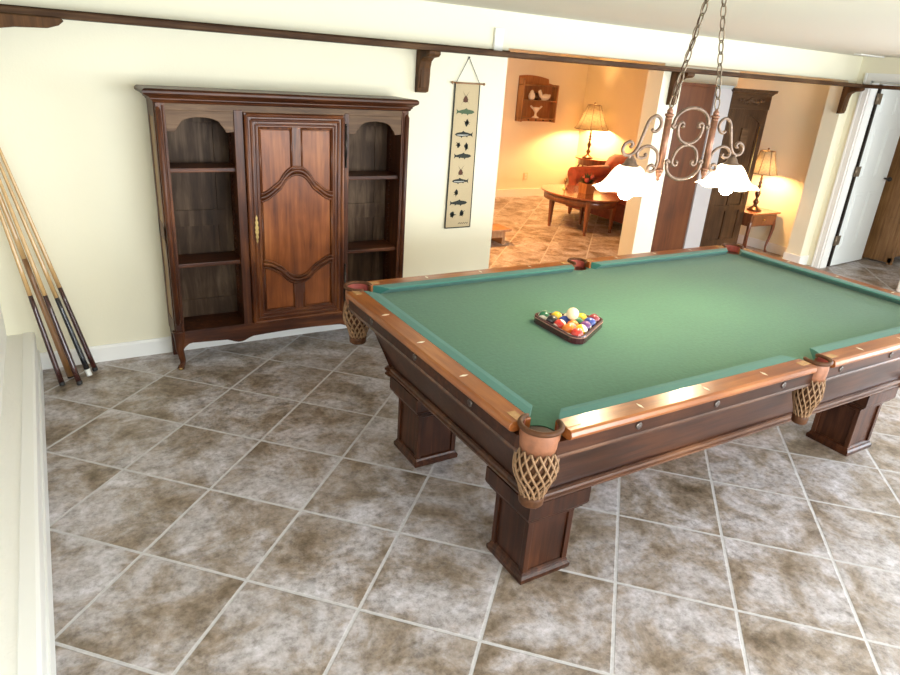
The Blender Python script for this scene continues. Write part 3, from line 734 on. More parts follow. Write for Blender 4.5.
# brass escutcheon
kx, kz = DX0+.045, .86
b = B(); prof = [(0, -.085), (.008, -.07), (.004, -.058), (.013, -.045), (.007, -.03), (.016, -.012), (.010, .0), (.016, .014), (.007, .03), (.014, .046), (.004, .06), (.009, .074), (0, .09)]
b.prism([(kx+w*.75, kz+z) for w, z in prof]+[(kx-w*.75, kz+z) for w, z in reversed(prof)], 'y', dy-.014, dy-.009)
b.tube([(kx, dy-.012, kz-.02), (kx, dy-.03, kz-.02)], .004, 8)
e_ = b.build('escutcheon', M['brass'], door2)
for z0, z1 in ((1.24, 1.48), (.34, .58)):
    b = B().tube([(DX1+.008, dy-.006, z0), (DX1+.008, dy-.006, z1)], .006, 8).sphere((DX1+.008, dy-.006, z1+.006), .009, 8, 6).sphere((DX1+.008, dy-.006, z0-.006), .009, 8, 6)
    b.tube([(DX1+.008, dy-.006, z0+.05), (DX1+.008, dy-.006, z1-.05)], .009, 8).build('hinge', M['iron_gap_shade'], door2)

# ------------------------------------------------------------------ cues
def cue(name, foot, top, specs, label, tipw=.0065, buttw=.0155, group='pool cues leaning in the left corner'):
    a, t = Vector(foot), Vector(top); d = (t-a).normalized(); L = 1.47
    root = thing(name, foot, label, 'pool cue', group)
    for nm, s0, s1, m in specs:
        w0 = buttw+(tipw-buttw)*s0; w1 = buttw+(tipw-buttw)*s1
        n = 6
        B().tube([a+d*L*(s0+(s1-s0)*i/n) for i in range(n+1)], [w0+(w1-w0)*i/n for i in range(n+1)], 12).build(nm, m, root)
    return root
def lean(fx, fy, tx, ty, r=.017):
    h = math.sqrt(1.47**2-(tx-fx)**2-(ty-fy)**2); return (fx, fy, .006), (tx, ty, h)
std = lambda butt, shaft: [('bumper', 0, .014, M['rubber']), ('butt', .014, .37, butt), ('shaft', .37, .985, shaft), ('ferrule', .985, 1, M['plate'])]
f, t = lean(-.553, .705, -.775, .925); cue('pool_cue', f, t, std(M['cue_dark'], M['cue_maple']), 'pool cue with dark maroon butt, leftmost of the leaning cues')
f, t = lean(-.505, .80, -.765, .945); cue('pool_cue', f, t, [('bumper', 0, .006, M['rubber']), ('butt', .006, .5, M['cue_brown']), ('shaft', .5, 1, M['cue_maple'])], 'plain brown wooden stick between the two maroon butted cues', .009, .019)
f, t = lean(-.465, .682, -.735, .955); cue('pool_cue', f, t, std(M['cue_dark'], M['cue_maple']), 'pool cue with reddish butt standing nearest, second from the left')
f, t = lean(-.408, .785, -.715, .97); cue('pool_cue', f, t, [('bumper', 0, .03, M['plate']), ('butt', .03, .34, M['cue_black']), ('shaft', .34, .985, M['cue_maple']), ('ferrule', .985, 1, M['plate'])], 'pool cue with black butt and white end cap')
f, t = lean(-.372, .850, -.690, .975); cue('pool_cue', f, t, std(M['cue_dark'], M['cue_maple']), 'pool cue with dark butt beside the black one, rightmost of the leaning cues')

# ------------------------------------------------------------------ banner
BX, BZ0, BZ1, BY = 2.232, .715, 1.765, YB-.012
ban = thing('wall_banner', (BX, YB, BZ0), 'narrow beige hanging banner printed with fish and fishing flies', 'banner')
W0, W1 = .205, .225
def buv(px, py):
    t = (py-110)/495; l = 120-30*t; w = 87+5*t; u = (px-l)/w-.5
    return (BX+u*(W0+(W1-W0)*t), BZ1-t*(BZ1-BZ0))
b = B()
b.loops([[(BX-W/2, BY-.0015, z), (BX+W/2, BY-.0015, z), (BX+W/2, BY+.0015, z), (BX-W/2, BY+.0015, z)] for W, z in ((W1, BZ0), (W0, BZ1))], smooth=False)
yp = BY-.0022
def blob(pts, mi):
    b.cur = mi; n = len(pts)
    b.add([(x, yp, z) for x, z in pts]+[(x, BY-.0015, z) for x, z in pts], [tuple(range(n))]+[(i, (i+1) % n, n+(i+1) % n, n+i) for i in range(n)]); b.cur = 0
def fish(px, py, L, mi, fl=1, belly=0):
    x, z = buv(px, py); o = [(-.5, .012), (-.47, .0), (-.5, -.012)]
    body = [(.5, 0), (.42, .055), (.25, .085), (.12, .095), (.05, .15), (-.05, .10), (-.2, .075), (-.36, .04), (-.42, .05), (-.5, .11), (-.47, 0), (-.5, -.11), (-.42, -.05), (-.36, -.04), (-.22, -.06), (-.20, -.11), (-.12, -.07), (.08, -.085), (.12, -.14), (.18, -.085), (.35, -.07), (.45, -.035)]
    blob([(x+fl*q[0]*L, z+q[1]*L*1.15) for q in body], mi)
    if belly: 
        global yp
        yp -= .0006; blob([(x+fl*q[0]*L, z+q[1]*L) for q in [(.4, -.01), (.2, .0), (-.25, -.005), (-.25, -.03), (.1, -.06), (.36, -.045)]], 4); yp += .0006
def fly(px, py, s, mi, seed):
    x, z = buv(px, py); r = random.Random(seed)
    blob([(x+s*(.30+.22*r.random())*cos(t)*(.8), z+s*(.30+.3*r.random())*sin(t)) for t in [2*pi*i/11 for i in range(11)]], mi)
    for k in range(5):
        t = r.uniform(0, 6.28); l = s*r.uniform(.5, .85)
        blob([(x+.006*cos(t+1.57), z+.006*sin(t+1.57)), (x-.006*cos(t+1.57), z-.006*sin(t+1.57)), (x+l*cos(t), z+l*sin(t))], 1)
def beetle(px, py, s):
    x, z = buv(px, py)
    blob([(x-.35*s, z-.38*s), (x-.38*s, z-.1*s), (x-.22*s, z+.25*s), (x, z+.42*s), (x+.22*s, z+.25*s), (x+.38*s, z-.1*s), (x+.35*s, z-.38*s), (x, z-.45*s)], 2)
    for sx in (-1, 1):
        for x0, z0, x1, z1 in ((.1, .38, .5, .95), (.3, -.3, .65, -.75), (.3, .05, .6, -.2)):
            blob([(x+sx*(x0-.03)*s, z+z0*s), (x+sx*(x0+.03)*s, z+(z0-.03)*s), (x+sx*x1*s, z+z1*s)], 1)
beetle(157, 160, .055); fish(157, 202, .155, 3); fly(163, 238, .05, 1, 1); fish(153, 277, .155, 1, -1, 1)
fly(135, 313, .042, 1, 2); fly(163, 316, .05, 1, 3); fish(150, 350, .15, 1); beetle(144, 405, .052); fish(143, 437, .145, 1, -1, 1)
fly(130, 477, .048, 1, 4); fish(138, 515, .155, 1); fly(115, 557, .05, 1, 5); fly(150, 553, .05, 1, 6)
for k in range(9):
    x0, z0 = buv(138+k*4, 590-(2.5 if k % 2 else -2)); x1, z1 = buv(142+k*4, 590-(2.5 if k % 2 == 0 else -2))
    blob([(x0, z0+.0025), (x0, z0-.0025), (x1, z1-.0025), (x1, z1+.0025)], 1)
for sx in (-1, 1): b.cur = 1; b.loops([[(BX+sx*W/2-.004, BY-.0025, z), (BX+sx*W/2+.004, BY-.0025, z), (BX+sx*W/2+.004, BY+.003, z), (BX+sx*W/2-.004, BY+.003, z)] for W, z in ((W1, BZ0), (W0, BZ1))], smooth=False)
b.box(BX-W1/2, BX+W1/2, BY-.0025, BY+.003, BZ0-.004, BZ0+.004); b.cur = 0
b.build('banner_cloth', [M['linen'], M['print_dark'], M['print_brown'], M['print_green'], M['print_grey']], ban)
B().tube([(BX-.128, BY-.004, BZ1), (BX+.135, BY-.004, BZ1)], .006, 8).sphere((BX-.13, BY-.004, BZ1), .010, 8, 6).sphere((BX+.137, BY-.004, BZ1), .010, 8, 6).build('rod', M['cue_brown'], ban)
B().tube([(BX-.10, BY-.004, BZ1), (BX+.0, YB-.006, BZ1+.172)], .0022, 6).tube([(BX+.10, BY-.004, BZ1), (BX, YB-.006, BZ1+.172)], .0022, 6).tube([(BX, YB, BZ1+.172), (BX, YB-.016, BZ1+.174)], .004, 6).build('hanging_cord', M['print_dark'], ban)

# ------------------------------------------------------------------ chandelier
LX, LY = 2.058, -1.22
ch = thing('chandelier', (LX, LY, ZC), 'two-light scrolled iron chandelier hanging on chains over the pool table', 'chandelier')
def cpt(cx, cy):
    ax = 300+(325-cy)*(65/440); return ((cx-ax)*.00117, 1.612+(325-cy)*.00072)
def P3(u, z, y=0): return (LX+u, LY+y, z)
def scroll(pts, r=.0055, n=6): return catmull([P3(*cpt(*p)) for p in pts], n)
def mir(pl): return [(2*LX-p[0], p[1], p[2]) for p in pl]
for s in (-1, 1):
    u = s*.150
    b = B().tube([P3(u, 1.49), P3(u, 1.735)], .0155, 12)
    for dz, rr in ((1.735, .02), (1.722, .016), (1.50, .019), (1.514, .015)):
        b.lathe([(.008, -.008), (rr, -.004), (rr, .004), (.008, .008)], P3(u, dz), 12)
    b.lathe([(.002, 1.452), (.008, 1.458), (.006, 1.466), (.012, 1.476), (.016, 1.49), (.01, 1.5)], P3(u, 0), 12)
    b.lathe([(.012, 1.74), (.014, 1.752), (.006, 1.764), (.003, 1.77)], P3(u, 0), 12)
    b.build('post', M['post_copper'], ch)
b = B()
topa = [(u, 1.700+.068*math.sqrt(max(0, 1-(u/.112)**2))) for u in [-.112*cos(pi*i/14) for i in range(15)]]
for sg, zc in ((1, 1.612), (-1, 1.612)):
    mz = lambda z: zc+sg*(z-1.612)
    crl = [(-.095, 1.668), (-.112, 1.672), (-.124, 1.688)]
    pts = [(-.100, 1.690), (-.108, 1.682), (-.120, 1.690)]+topa+[(.120, 1.690), (.108, 1.682), (.100, 1.690)]
    b.tube(catmull([P3(u, mz(z)) for u, z in pts], 3), .0076, 8)
    pts = [(-.052, 1.690), (-.050, 1.700), (-.062, 1.706), (-.078, 1.698), (-.080, 1.675), (-.066, 1.642), (-.036, 1.622), (0, 1.615), (.036, 1.622), (.066, 1.642), (.080, 1.675), (.078, 1.698), (.062, 1.706), (.050, 1.700), (.052, 1.690)]
    b.tube(catmull([P3(u, mz(z)) for u, z in pts], 5), .0070, 8)
    for q in (-.052, .052): b.sphere(P3(q, mz(1.690)), .010, 8, 6)
    for q in (-.100, .100): b.sphere(P3(q, mz(1.690)), .008, 8, 6)
b.sphere(P3(0, 1.612), .010, 8, 6)
b.build('scrollwork', M['iron'], ch)
up = scroll([(500, 248), (485, 250), (482, 235), (500, 225), (517, 225), (517, 240), (505, 252), (488, 245), (478, 215), (490, 180), (520, 162), (546, 190), (553, 260), (560, 345), (580, 385), (612, 388), (632, 360), (628, 325), (604, 312), (590, 330), (598, 345)][5:])
lo = scroll([(440, 462), (455, 450), (470, 458), (468, 482), (448, 490), (434, 470), (434, 420), (455, 368), (500, 338), (535, 345), (553, 372), (545, 400), (520, 408), (505, 395), (512, 382)])
st = scroll([(590, 388), (586, 400), (582, 415)])
for s in (1, -1):
    b = B()
    for q, r in ((up, .0074), (lo, .0070), (st, .008)):
        b.tube(q if s > 0 else mir(q), r, 8)
    b.build('arm', M['iron'], ch)
    su = s*.336
    cap_ = B().lathe([(.004, 1.562), (.010, 1.560), (.022, 1.545), (.028, 1.53), (.036, 1.524), (.044, 1.512), (.047, 1.500), (.040, 1.498)], P3(su, 0), 18)
    hl = cap_.build('lamp_holder', M['iron'], ch)
    DZS = .012
    prof = [(.034, 1.506), (.046, 1.504), (.058, 1.490), (.074, 1.462), (.088, 1.432), (.104, 1.408), (.124, 1.392), (.140, 1.386), (.139, 1.383), (.122, 1.388), (.101, 1.404), (.085, 1.428), (.070, 1.459), (.054, 1.487), (.042, 1.500)]
    wav = lambda a: 1
    prof = [(r*1.05, 1.520-(1.506-z)*.82) for r, z in prof]
    sb = B(); n = 36; Ls = []
    for r, z in prof:
        k = max(0, (r-.085)/.055)*.45
        Ls.append([P3(su+r*(1+.05*k*cos(6*a))*cos(a), z-.010*k*cos(6*a), r*(1+.05*k*cos(6*a))*sin(a)) for a in [2*pi*i/n for i in range(n)]])
    sb.loops(Ls, True, True, False)
    gs = sb.build('glass_shade', M['glass_shade'], hl)
    B().lathe([(.016, 1.50), (.016, 1.478), (.022, 1.46), (.033, 1.43), (.036, 1.414), (.031, 1.391), (.018, 1.377), (.002, 1.373)], P3(su, 0), 16).build('bulb', M['bulb'], hl)
def chain(p, q, seed):
    p, q = Vector(p), Vector(q); d = q-p; L = d.length; n = int(L/.046); dn = d.normalized()
    s1 = dn.cross(Vector((0, 1, 0))).normalized(); s2 = dn.cross(s1)
    b = B()
    for i in range(n):
        c = p+d*((i+.5)/n); side = s1 if i % 2 == 0 else s2
        if i % 2: side = (s2*.95+s1*.3).normalized()
        h, w = L/n*.5+.005, .0150
        pts = [c+dn*h*sin(t)*1.0+side*w*cos(t)*1.0 for t in [2*pi*k/14 for k in range(14)]]
        b.ring(pts, .0031, 6)
    return b
for s in (-1, 1):
    chain(P3(s*.150, 1.768), P3(s*.045, ZC-.03), s).build('chain', M['chain'], ch)
B().tube([P3(-.150, 1.765, .006), P3(-.142, 1.82, -.004), P3(-.12, 1.93, .005), P3(-.095, 2.03, -.004), P3(-.07, 2.14, .005), P3(-.045, ZC-.03, 0)], .0035, 6).build('power_cord', M['bronze'], ch)
B().lathe([(.004, -.05), (.02, -.045), (.055, -.022), (.07, -.006), (.07, 0)], (LX, LY, ZC), 24).build('canopy', M['iron'], ch)

# ------------------------------------------------------------------ far room furniture
# wall shelf with ornaments
SX0, SX1, SZ0, SZ1, SY = 5.86, 6.53, 1.17, 1.84, YR
ws = thing('wall_shelf', ((SX0+SX1)/2, SY, SZ0), 'small brown wooden wall shelf with arched top on the far room wall', 'wall shelf')
dp = .16
b = B().box(SX0, SX0+.02, SY-dp, SY, SZ0, SZ1-.05).box(SX1-.02, SX1, SY-dp, SY, SZ0, SZ1-.12)
b.box(SX0, SX1, SY-dp, SY, SZ0+.04, SZ0+.06)
b.box(SX0, SX1, SY-dp*.9, SY, SZ1-.15, SZ1-.132)
b.build('case', M['oak'], ws, bevel=.003)
p = [(SX0, SZ0)]+[(SX0+(SX1-SX0)*t, SZ1-.045+.045*sin(pi*min(1, t/.84*.75+.22))) for t in [i/14*.84 for i in range(15)]]+[(SX0+(SX1-SX0)*.86, SZ1-.10), (SX1, SZ1-.12), (SX1, SZ0)]
B().prism(p, 'y', SY-.018, SY-.002).build('back_board', M['planter'], ws)
B().box(SX0+.02, SX1-.02, SY-dp*.9, SY-.018, 1.475, 1.49).build('shelf', M['oak'], ws)
b = B()
for i in range(5):
    b.sphere((SX0+.05+(SX1-SX0-.1)*i/4, SY-dp*.6, SZ0+.028), .016, 8, 6)
b.build('peg', M['bronze'], ws)
sy = SY-.09
tag(B().lathe([(.02, 0), (.045, .01), (.055, .05), (.045, .09), (.028, .11), (.03, .12), (.012, .14), (.002, .145)], (SX0+.21, sy, 1.49), 16).build('ceramic_jar', M['ceramic'], origin=(SX0+.21, sy, 1.49)), 'small white lidded jar on the wall shelf beside the white bird', 'jar')
d = thing('bird_figurine', (SX0+.45, sy, 1.49), 'white ceramic bird figurine on the wall shelf', 'figurine')
c0 = (SX0+.45, sy, 1.49)
B().tube(catmull([(c0[0]+.12, sy, 1.575), (c0[0]+.07, sy, 1.545), (c0[0], sy, 1.535), (c0[0]-.055, sy, 1.545), (c0[0]-.085, sy, 1.60), (c0[0]-.10, sy, 1.635)], 5), [.006+.044*sin(pi*min(1, i/17)) if i < 14 else .024+.006*sin((i-14)/11*pi) for i in range(26)], 12).build('body', M['ceramic'], d)
B().tube([(c0[0]-.118, sy, 1.632), (c0[0]-.15, sy, 1.622)], [.010, .003], 8).build('beak', M['planter'], d)
B().lathe([(.03, 0), (.045, .006), (.03, .012)], c0, 12).build('base', M['ceramic'], d)
cc = (SX0+.32, sy, SZ0+.06)
cp2 = thing('pedestal_compote', cc, 'white pedestal compote on the bottom of the wall shelf', 'compote')
B().lathe([(.06, 0), (.055, .012), (.02, .03), (.016, .07), (.03, .09), (.05, .12), (.066, .155), (.06, .155), (.044, .125), (.01, .105)], cc, 20).build('bowl', M['ceramic'], cp2)
for s in (-1, 1): B().tube(catmull([(cc[0]+s*.055, cc[1], cc[2]+.14), (cc[0]+s*.09, cc[1], cc[2]+.17), (cc[0]+s*.11, cc[1], cc[2]+.165), (cc[0]+s*.05, cc[1], cc[2]+.12)], 4), .007, 6).build('handle', M['ceramic'], cp2)
tag(B().lathe([(.03, 0), (.05, .03), (.03, .08), (.015, .1)], (SX0+.32, sy+.03, 1.49), 12).build('dark_vase', M['bronze'], origin=(SX0+.32, sy+.03, 1.49)), 'small dark vase between the white jar and the bird', 'vase')

def table_lamp(loc, h, rt, rb, sh, label, n=8, warm=60, rot=0):
    x, y, z = loc
    t = thing('table_lamp', loc, label, 'table lamp')
    k = (h-sh)/.5
    pr = [(.085, 0), (.088, .012), (.07, .02), (.06, .035), (.03, .055), (.02, .08), (.03, .10), (.036, .12), (.02, .145), (.013, .17), (.026, .2), (.034, .235), (.02, .27), (.012, .30), (.024, .325), (.014, .35), (.022, .375), (.012, .40), (.018, .43), (.010, .455), (.010, .52)]
    B().lathe([(r, q*k) for r, q in pr], loc, 18).build('base', M['bronze'], t)
    rib = lambda a: 1
    sb = B(); N = n*5; prof = []
    for i in range(9):
        q = i/8; prof.append((rb+(rt-rb)*(q**.75), h-sh+sh*q))
    ou = [[(x+r*(1+.018*abs(sin(n*a/2)))*cos(a+rot), y+r*(1+.018*abs(sin(n*a/2)))*sin(a+rot), z+q) for a in [2*pi*j/N for j in range(N)]] for r, q in prof]
    sb.loops(ou, True, True, False)
    s_ = sb.build('shade', M['shade'], t)
    rb_ = B()
    for j in range(n):
        a = 2*pi*j/n+rot; rb_.tube([(x+(r+.001)*cos(a), y+(r+.001)*sin(a), z+q) for r, q in prof], .0035, 5)
    for r, q in (prof[0], prof[-1]):
        rb_.ring([(x+r*cos(a), y+r*sin(a), z+q) for a in [2*pi*j/32 for j in range(32)]], .004, 5)
    rb_.build('shade_trim', M['bronze'], s_)
    B().sphere((x, y, z+h-sh*.55), .032, 12, 8).build('bulb', M['bulb_warm'], t)
    B().tube([(x, y, z+h-.03), (x, y, z+h+.02)], .004, 6).sphere((x, y, z+h+.025), .012, 8, 6).tube([(x-rt, y, z+h-.006), (x+rt, y, z+h-.006)], .003, 5).build('finial', M['bronze'], t)
    ld = bpy.data.lights.new('lamp_light', 'POINT'); ld.energy = warm; ld.color = (1, .52, .20); ld.shadow_soft_size = .05
    lo_ = bpy.data.objects.new('lamp_light', ld); COL.objects.link(lo_); lo_.location = (0, 0, h-sh*.55-.05); lo_.parent = t
    return t
# demilune lamp table by the far corner
TX, TY, TZ = 7.18, 4.86, .68
t = thing('demilune_table', (TX-.15, TY, 0), 'small half round brown table with curved legs in the far corner', 'side table')
hp = [(TX-.36*sin(a), TY-.36*cos(a)) for a in [pi*i/20 for i in range(21)]]
B().prism(hp, 'z', TZ-.02, TZ).build('table_top', M['cherry_x'], t)
B().prism([(TX-.30*sin(a), TY-.30*cos(a)) for a in [pi*i/20 for i in range(21)]], 'z', TZ-.11, TZ-.02).build('apron', M['cherry_z'], t)
for a in (radians(25), radians(90), radians(155)):
    dx, dy2 = -sin(a), -cos(a)
    B().tube(catmull([(TX+dx*.28, TY+dy2*.28, TZ-.1), (TX+dx*.33, TY+dy2*.33, TZ-.25), (TX+dx*.24, TY+dy2*.24, .25), (TX+dx*.22, TY+dy2*.22, .1), (TX+dx*.29, TY+dy2*.29, .012)], 5), .014, 8).build('leg', M['cherry_z'], t)
table_lamp((6.97, TY, TZ), .80, .10, .265, .36, 'large table lamp with flared pleated shade on the half round table', 8, 95)

# oval coffee table
OX, OY, OZ, OA, OB = 5.52, 3.30, .47, .45, .61
ot = thing('oval_table', (OX, OY, 0), 'polished cherry oval coffee table in front of the red sofa', 'coffee table')
el = lambda k, z: [(OX+OA*k*cos(a), OY+OB*k*sin(a), z) for a in [2*pi*i/48 for i in range(48)]]
B().loops([el(.985, OZ-.022), el(1.0, OZ-.016), el(1.0, OZ-.006), el(.985, OZ)], smooth=False).build('table_top', M['cherry_x'], ot)
B().loops([el(.90, OZ-.115), el(.91, OZ-.022)], smooth=True).build('apron', M['cherry_z'], ot)
for x, y in ((5.20, 3.46), (5.29, 2.86), (5.72, 3.44), (5.76, 2.90)):
    B().loops([[(x-w, y-w, z), (x+w, y-w, z), (x+w, y+w, z), (x-w, y+w, z)] for w, z in ((.013, 0), (.014, .05), (.02, .06), (.017, .08), (.026, .34), (.028, OZ-.03))], smooth=False).build('leg', M['cherry_z'], ot)
# planter
px_, py_, pz = 5.55, 3.22, OZ
pt = thing('flower_planter', (px_, py_, pz), 'orange wooden planter with dark foliage and red blooms on the oval table', 'planter')
B().loops([[(px_-w, py_-w, z), (px_+w, py_-w, z), (px_+w, py_+w, z), (px_-w, py_+w, z)] for w, z in ((.068, pz), (.082, pz+.13), (.072, pz+.13), (.066, pz+.11))], smooth=False).build('pot', M['planter'], pt)
b = B(); r = random.Random(3)
for k in range(70):
    a, e = r.uniform(0, 6.28), r.uniform(.1, 1.5); l = r.uniform(.06, .16)
    p0 = Vector((px_, py_, pz+.12)); dv = Vector((cos(a)*cos(e), sin(a)*cos(e), sin(e))); sd = dv.cross(Vector((0, 0, 1))).normalized()*.018
    m_ = p0+dv*l*.6; tip = p0+dv*l; b.add([p0, m_+sd, tip, m_-sd, m_+Vector((0, 0, .006))], [(0, 1, 4), (1, 2, 4), (2, 3, 4), (3, 0, 4)])
b.build('foliage', M['leaf'], pt)
for q in ((-.03, .03, .19), (.04, -.03, .20), (-.05, -.04, .17), (.02, .06, .17)):
    B().sphere((px_+q[0], py_+q[1], pz+q[2]), .034, 10, 7).build('bloom', M['petal'], pt)
tag(B().lathe([(.03, 0), (.03, .006), (.008, .02), (.006, .09), (.02, .105), (.022, .13), (.004, .15)], (5.42, 3.50, OZ), 12).build('candle_holder', M['brass'], origin=(5.42, 3.50, OZ)), 'small brass candle holder left of the planter on the oval table', 'candle holder')
# sofa
so = thing('sofa', (6.5, 3.3, 0), 'rust red upholstered sofa behind the oval coffee table', 'sofa')
B().box(6.0, 6.95, 2.5, 4.12, .10, .34, .03).build('base', M['sofa_dark'], so)
for y0, y1 in ((2.68, 3.30), (3.32, 3.94)): B().box(5.98, 6.66, y0, y1, .34, .47, .05).build('seat_cushion', M['sofa'], so)
p = [(6.62, .40), (6.66, .70), (6.72, .80), (6.82, .84), (6.92, .80), (6.95, .40)]
b = B(); Ls = []
for i in range(13):
    q = i/12; y = 2.5+1.62*q; hh = .05*sin(pi*q)
    Ls.append([(x, y, z+(hh if z > .5 else 0)) for x, z in p])
b.loops(Ls).build('backrest', M['sofa'], so)
for y0, y1 in ((2.46, 2.66), (3.96, 4.16)):
    ym = (y0+y1)/2
    B().box(6.02, 6.85, y0+.02, y1-.02, .10, .56, .02).tube([(6.0, ym, .57), (6.8, ym, .60)], .10, 14).build('arm', M['sofa'], so)
for x, y in ((6.05, 2.56), (6.05, 4.06), (6.88, 2.56), (6.88, 4.06)): B().lathe([(.018, 0), (.024, .03), (.03, .07), (.03, .105)], (x, y, 0), 10).build('foot', M['cherry_z'], so)
# brown panel, white strip, wardrobe
tag(B().box(5.10, 5.68, 1.63, 1.665, .0, 1.855).box(5.085, 5.70, 1.615, 1.67, 1.855, 1.885).build('wood_panel', M['panelbrown'], origin=(5.4, 1.65, 0), bevel=.003), 'plain tall brown wooden panel standing right of the white post', 'panel')
pil = struct(B().box(5.69, 5.95, 1.62, 2.12, 0, 1.85), 'trim_3', M['shaded_white'], 'white upright strip between the brown panel and the old wardrobe', 'pilaster')
B().box(5.675, 5.955, 1.605, 2.12, 1.85, 1.865).box(5.685, 5.953, 1.612, 2.12, 1.865, 1.885).build('cap', M['grey_cap'], pil)
WX0, WX1, WYF, WZ = 5.965, 6.62, 1.62, 1.86
wd = thing('wardrobe', ((WX0+WX1)/2, WYF+.25, 0), 'old dark oak wardrobe with carved frieze seen beyond the opening', 'wardrobe')
b = B().box(WX0, WX1, WYF+.03, WYF+.48, .06, 1.80).box(WX0-.004, WX0+.05, WYF, WYF+.06, 0, 1.66).box(WX1-.05, WX1+.004, WYF, WYF+.06, 0, 1.66)
b.box(WX0, WX1, WYF+.004, WYF+.05, 0.05, .14)
b.build('carcass', M['dresser'], wd, bevel=.003)
B().box(WX0-.01, WX1+.01, WYF-.005, WYF+.06, 1.66, 1.815, .004).build('frieze', M['dresser_x'], wd)
b = B()
for k in range(9):
    u = (k-4)/4; b.sphere(((WX0+WX1)/2+u*.2, WYF-.008, 1.74+.016*cos(u*7)), .020+.016*(1-abs(u)), 10, 6, (1.2, .4, .8))
b.build('carving', M['dresser_x'], wd)
B().loops([[(WX0-d, WYF+.48, z), (WX0-d, WYF-d, z), (WX1+d, WYF-d, z), (WX1+d, WYF+.48, z)] for d, z in ((.01, 1.81), (.02, 1.825), (.04, 1.84), (.045, 1.86), (.04, 1.866))], smooth=False).build('cornice', M['dresser'], wd)
x0, x1 = WX0+.05, WX1-.05
b = B().box(x0, x1, WYF+.012, WYF+.03, .14, 1.66)
b.box(x0, x0+.06, WYF, WYF+.016, .14, 1.66).box(x1-.06, x1, WYF, WYF+.016, .14, 1.66)
b.box(x0, x1, WYF-.001, WYF+.015, .54, .60).box(x0, x1, WYF-.001, WYF+.015, .14, .20)
xm = (x0+x1)/2; b.box(xm-.02, xm+.02, WYF-.0005, WYF+.0155, .14, .96)
b.box(x0, x1, WYF-.001, WYF+.015, .96, 1.0)
p = [(x0, 1.66), (x0, 1.50)]+[(x0+.06+(x1-x0-.12)*t, 1.52+.08*sin(pi*t)) for t in [i/12 for i in range(13)]]+[(x1, 1.50), (x1, 1.66)]
b.prism(p, 'y', WYF-.0015, WYF+.014)
wdoor = b.build('door', M['dresser'], wd)
B().box(xm-.05, xm+.06, WYF-.006, WYF+.013, 1.22, 1.46, .003).build('door_plaque', M['arm_pale'], wdoor)
B().tube([(x1-.035, WYF-.003, .66), (x1-.035, WYF-.003, 1.48)], .006, 6).build('door_rod', M['brass'], wdoor)
# side table with lamp
ST = thing('side_table', (6.87, 1.7, 0), 'small cherry side table with drawer and cabriole legs beside the old wardrobe', 'side table')
B().box(6.635, 7.17, 1.505, 1.90, .485, .505, .004).build('table_top', M['cherry_x'], ST)
B().box(6.66, 7.14, 1.53, 1.88, .345, .486, .003).build('apron', M['cherry_z'], ST)
dr = B().box(6.69, 7.09, 1.522, 1.532, .365, .47, .003).build('drawer', M['cherry_z'], ST)
B().sphere((6.89, 1.514, .42), .012, 10, 6).build('knob', M['brass'], dr)
for x, y in ((6.68, 1.545), (7.12, 1.545), (6.68, 1.865), (7.12, 1.865)):
    sx = 1 if x > 6.9 else -1; sy_ = 1 if y > 1.7 else -1
    q = [(x, y, .40), (x+sx*.012, y+sy_*.006, .33), (x+sx*.004, y, .2), (x-sx*.02, y-sy_*.008, .09), (x-sx*.018, y-sy_*.006, .03), (x-sx*.004, y-sy_*.002, .006)]
    cq = catmull(q, 5); B().tube(cq, [.026-.015*min(1, i/17) if i < 20 else .012+.0015*(i-20) for i in range(len(cq))], 8).build('leg', M['cherry_z'], ST)
table_lamp((6.90, 1.69, .505), .70, .085, .165, .26, 'small table lamp with square-ribbed beige shade on the side table', 8, 45, .3)
# stool at the edge of the wall
sl = thing('low_stool', (3.86, 2.91, 0), 'low brown wooden stool half hidden behind the wall edge', 'stool')
B().box(3.62, 4.08, 2.76, 3.06, .155, .18, .006).build('seat', M['oak'], sl)
for x0, x1 in ((3.66, 3.70), (3.98, 4.02)): B().box(x0, x1, 2.80, 3.02, 0, .156).build('leg', M['oak'], sl)
B().box(3.70, 3.98, 2.80, 2.83, .08, .156).build('stretcher', M['oak'], sl)
# rustic cabinet behind the doorway
cb = thing('rustic_cabinet', (8.75, .8, 0), 'tall rustic oak cabinet seen through the doorway at the right edge', 'cabinet')
c0x, c1x, c0y, c1y = 8.20, 9.3, .60, .985
b = B().box(c0x+.012, c1x, c0y+.02, c1y, .09, 1.95)
b.box(c0x, c0x+.06, c0y, c0y+.05, 0, 1.95).box(c0x, c0x+.05, c1y-.05, c1y, 0, 1.95).box(c1x-.06, c1x, c0y, c0y+.05, 0, 1.95)
for z0, z1 in ((.02, .09), (.50, .56), (1.88, 1.95)): b.box(c0x, c0x+.02, c0y, c1y, z0, z1)
b.build('carcass', M['oak'], cb, bevel=.004)
for z0, z1 in ((.14, .50), (.57, 1.86)):
    for x0, x1 in ((c0x+.07, 8.74), (8.76, c1x-.07)):
        dd = B().box(x0, x1, c0y+.002, c0y+.022, z0, z1).box(x0+.06, x1-.06, c0y-.004, c0y+.004, z0+.06, z1-.06).build('door', M['oak'], cb, bevel=.004)
        B().sphere((x1-.03 if x0 < 8.5 else x0+.03, c0y-.01, (z0+z1)/2), .014, 8, 6).build('knob', M['iron_gap_shade'], dd)
B().box(c0x+.002, c0x+.014, c0y+.05, c1y-.05, .09, .50).box(c0x+.002, c0x+.014, c0y+.05, c1y-.05, .56, 1.88).build('side_panel', M['oak'], cb, bevel=.002)
B().box(c0x-.03, c1x+.03, c0y-.03, c1y, 1.95, 1.99, .006).build('cornice', M['oak'], cb)

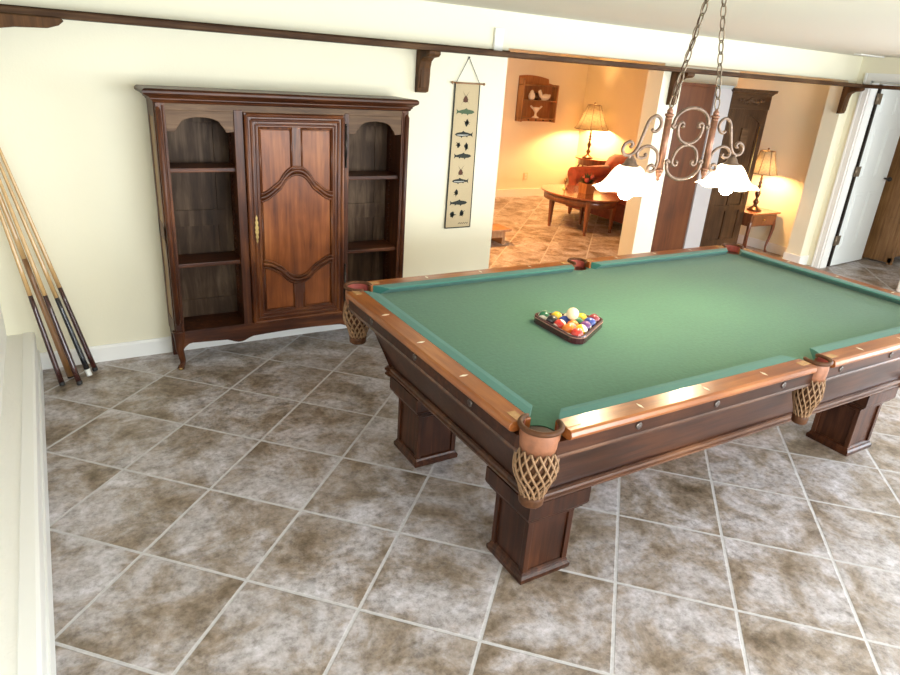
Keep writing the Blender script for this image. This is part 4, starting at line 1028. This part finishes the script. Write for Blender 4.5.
# ------------------------------------------------------------------ lights
def area(name, loc, rot, sx, sy, e, c):
    l = bpy.data.lights.new(name, 'AREA'); l.shape = 'RECTANGLE'; l.size = sx; l.size_y = sy; l.energy = e; l.color = c
    o = bpy.data.objects.new(name, l); COL.objects.link(o); o.location = loc; o.rotation_euler = rot; return o
area('window_daylight', ((FX0+FX1)/2, YF-.03, (FZ0+FZ1)/2), (radians(90), 0, 0), FX1-FX0-.1, FZ1-FZ0-.1, 400, (.88, .95, 1))  # daylight for the added, unseen window behind the camera
area('side_window_daylight', (XR+.02, (WY0+WY1)/2, (WZ0+WZ1)/2), (0, radians(90), 0), WZ1-WZ0-.1, WY1-WY0-.1, 190, (.80, .90, 1))
area('far_room_fill_light', (3.4, 3.4, ZC-.03), (0, 0, 0), .5, .5, 120, (1, .44, .12))  # warm fill added to brighten the far room; no fixture is modelled
area('hall_fill_light', (8.6, -3.95, 1.2), (radians(90), 0, 0), 2.4, 1.9, 60, (.9, .95, 1))  # fill added to brighten the hall; there is no window behind it
for s in (-1, 1):
    l = bpy.data.lights.new('bulb_light', 'POINT'); l.energy = 9; l.color = (1, .80, .52); l.shadow_soft_size = .035
    o = bpy.data.objects.new('bulb_light', l); COL.objects.link(o); o.location = (s*.336, 0, 1.355-ZC); o.parent = ch
w = bpy.data.worlds.new('World'); SC.world = w; w.use_nodes = True
bg = w.node_tree.nodes['Background']; bg.inputs[0].default_value = (.75, .87, 1, 1); bg.inputs[1].default_value = .8

# ------------------------------------------------------------------ camera
R = [[0.8617898955984185, -0.5027646825382792, 0.0674229177405602], [-0.13662003526243038, -0.3580467148795654, -0.9236544353430256], [0.48852138316491256, 0.7867847380040709, -0.37724876969250176]]
cd = bpy.data.cameras.new('Camera'); cam = bpy.data.objects.new('Camera', cd); COL.objects.link(cam)
cd.sensor_fit = 'HORIZONTAL'; cd.sensor_width = 36; cd.lens = 660.483*36/900; cd.clip_start = .05
mw = Matrix(((R[0][0], -R[1][0], -R[2][0], -.44975), (R[0][1], -R[1][1], -R[2][1], -3.34605), (R[0][2], -R[1][2], -R[2][2], 1.86008), (0, 0, 0, 1)))
cam.matrix_world = mw
SC.camera = cam
SC.cycles.use_denoising = True
SC.cycles.max_bounces = 8; SC.cycles.diffuse_bounces = 5; SC.cycles.caustics_reflective = False; SC.cycles.caustics_refractive = False
SC.cycles.sample_clamp_indirect = 6
vs = SC.view_settings; vs.view_transform = 'Standard'; vs.look = 'None'; vs.gamma = 1; vs.exposure = 0.3; vs.use_curve_mapping = False
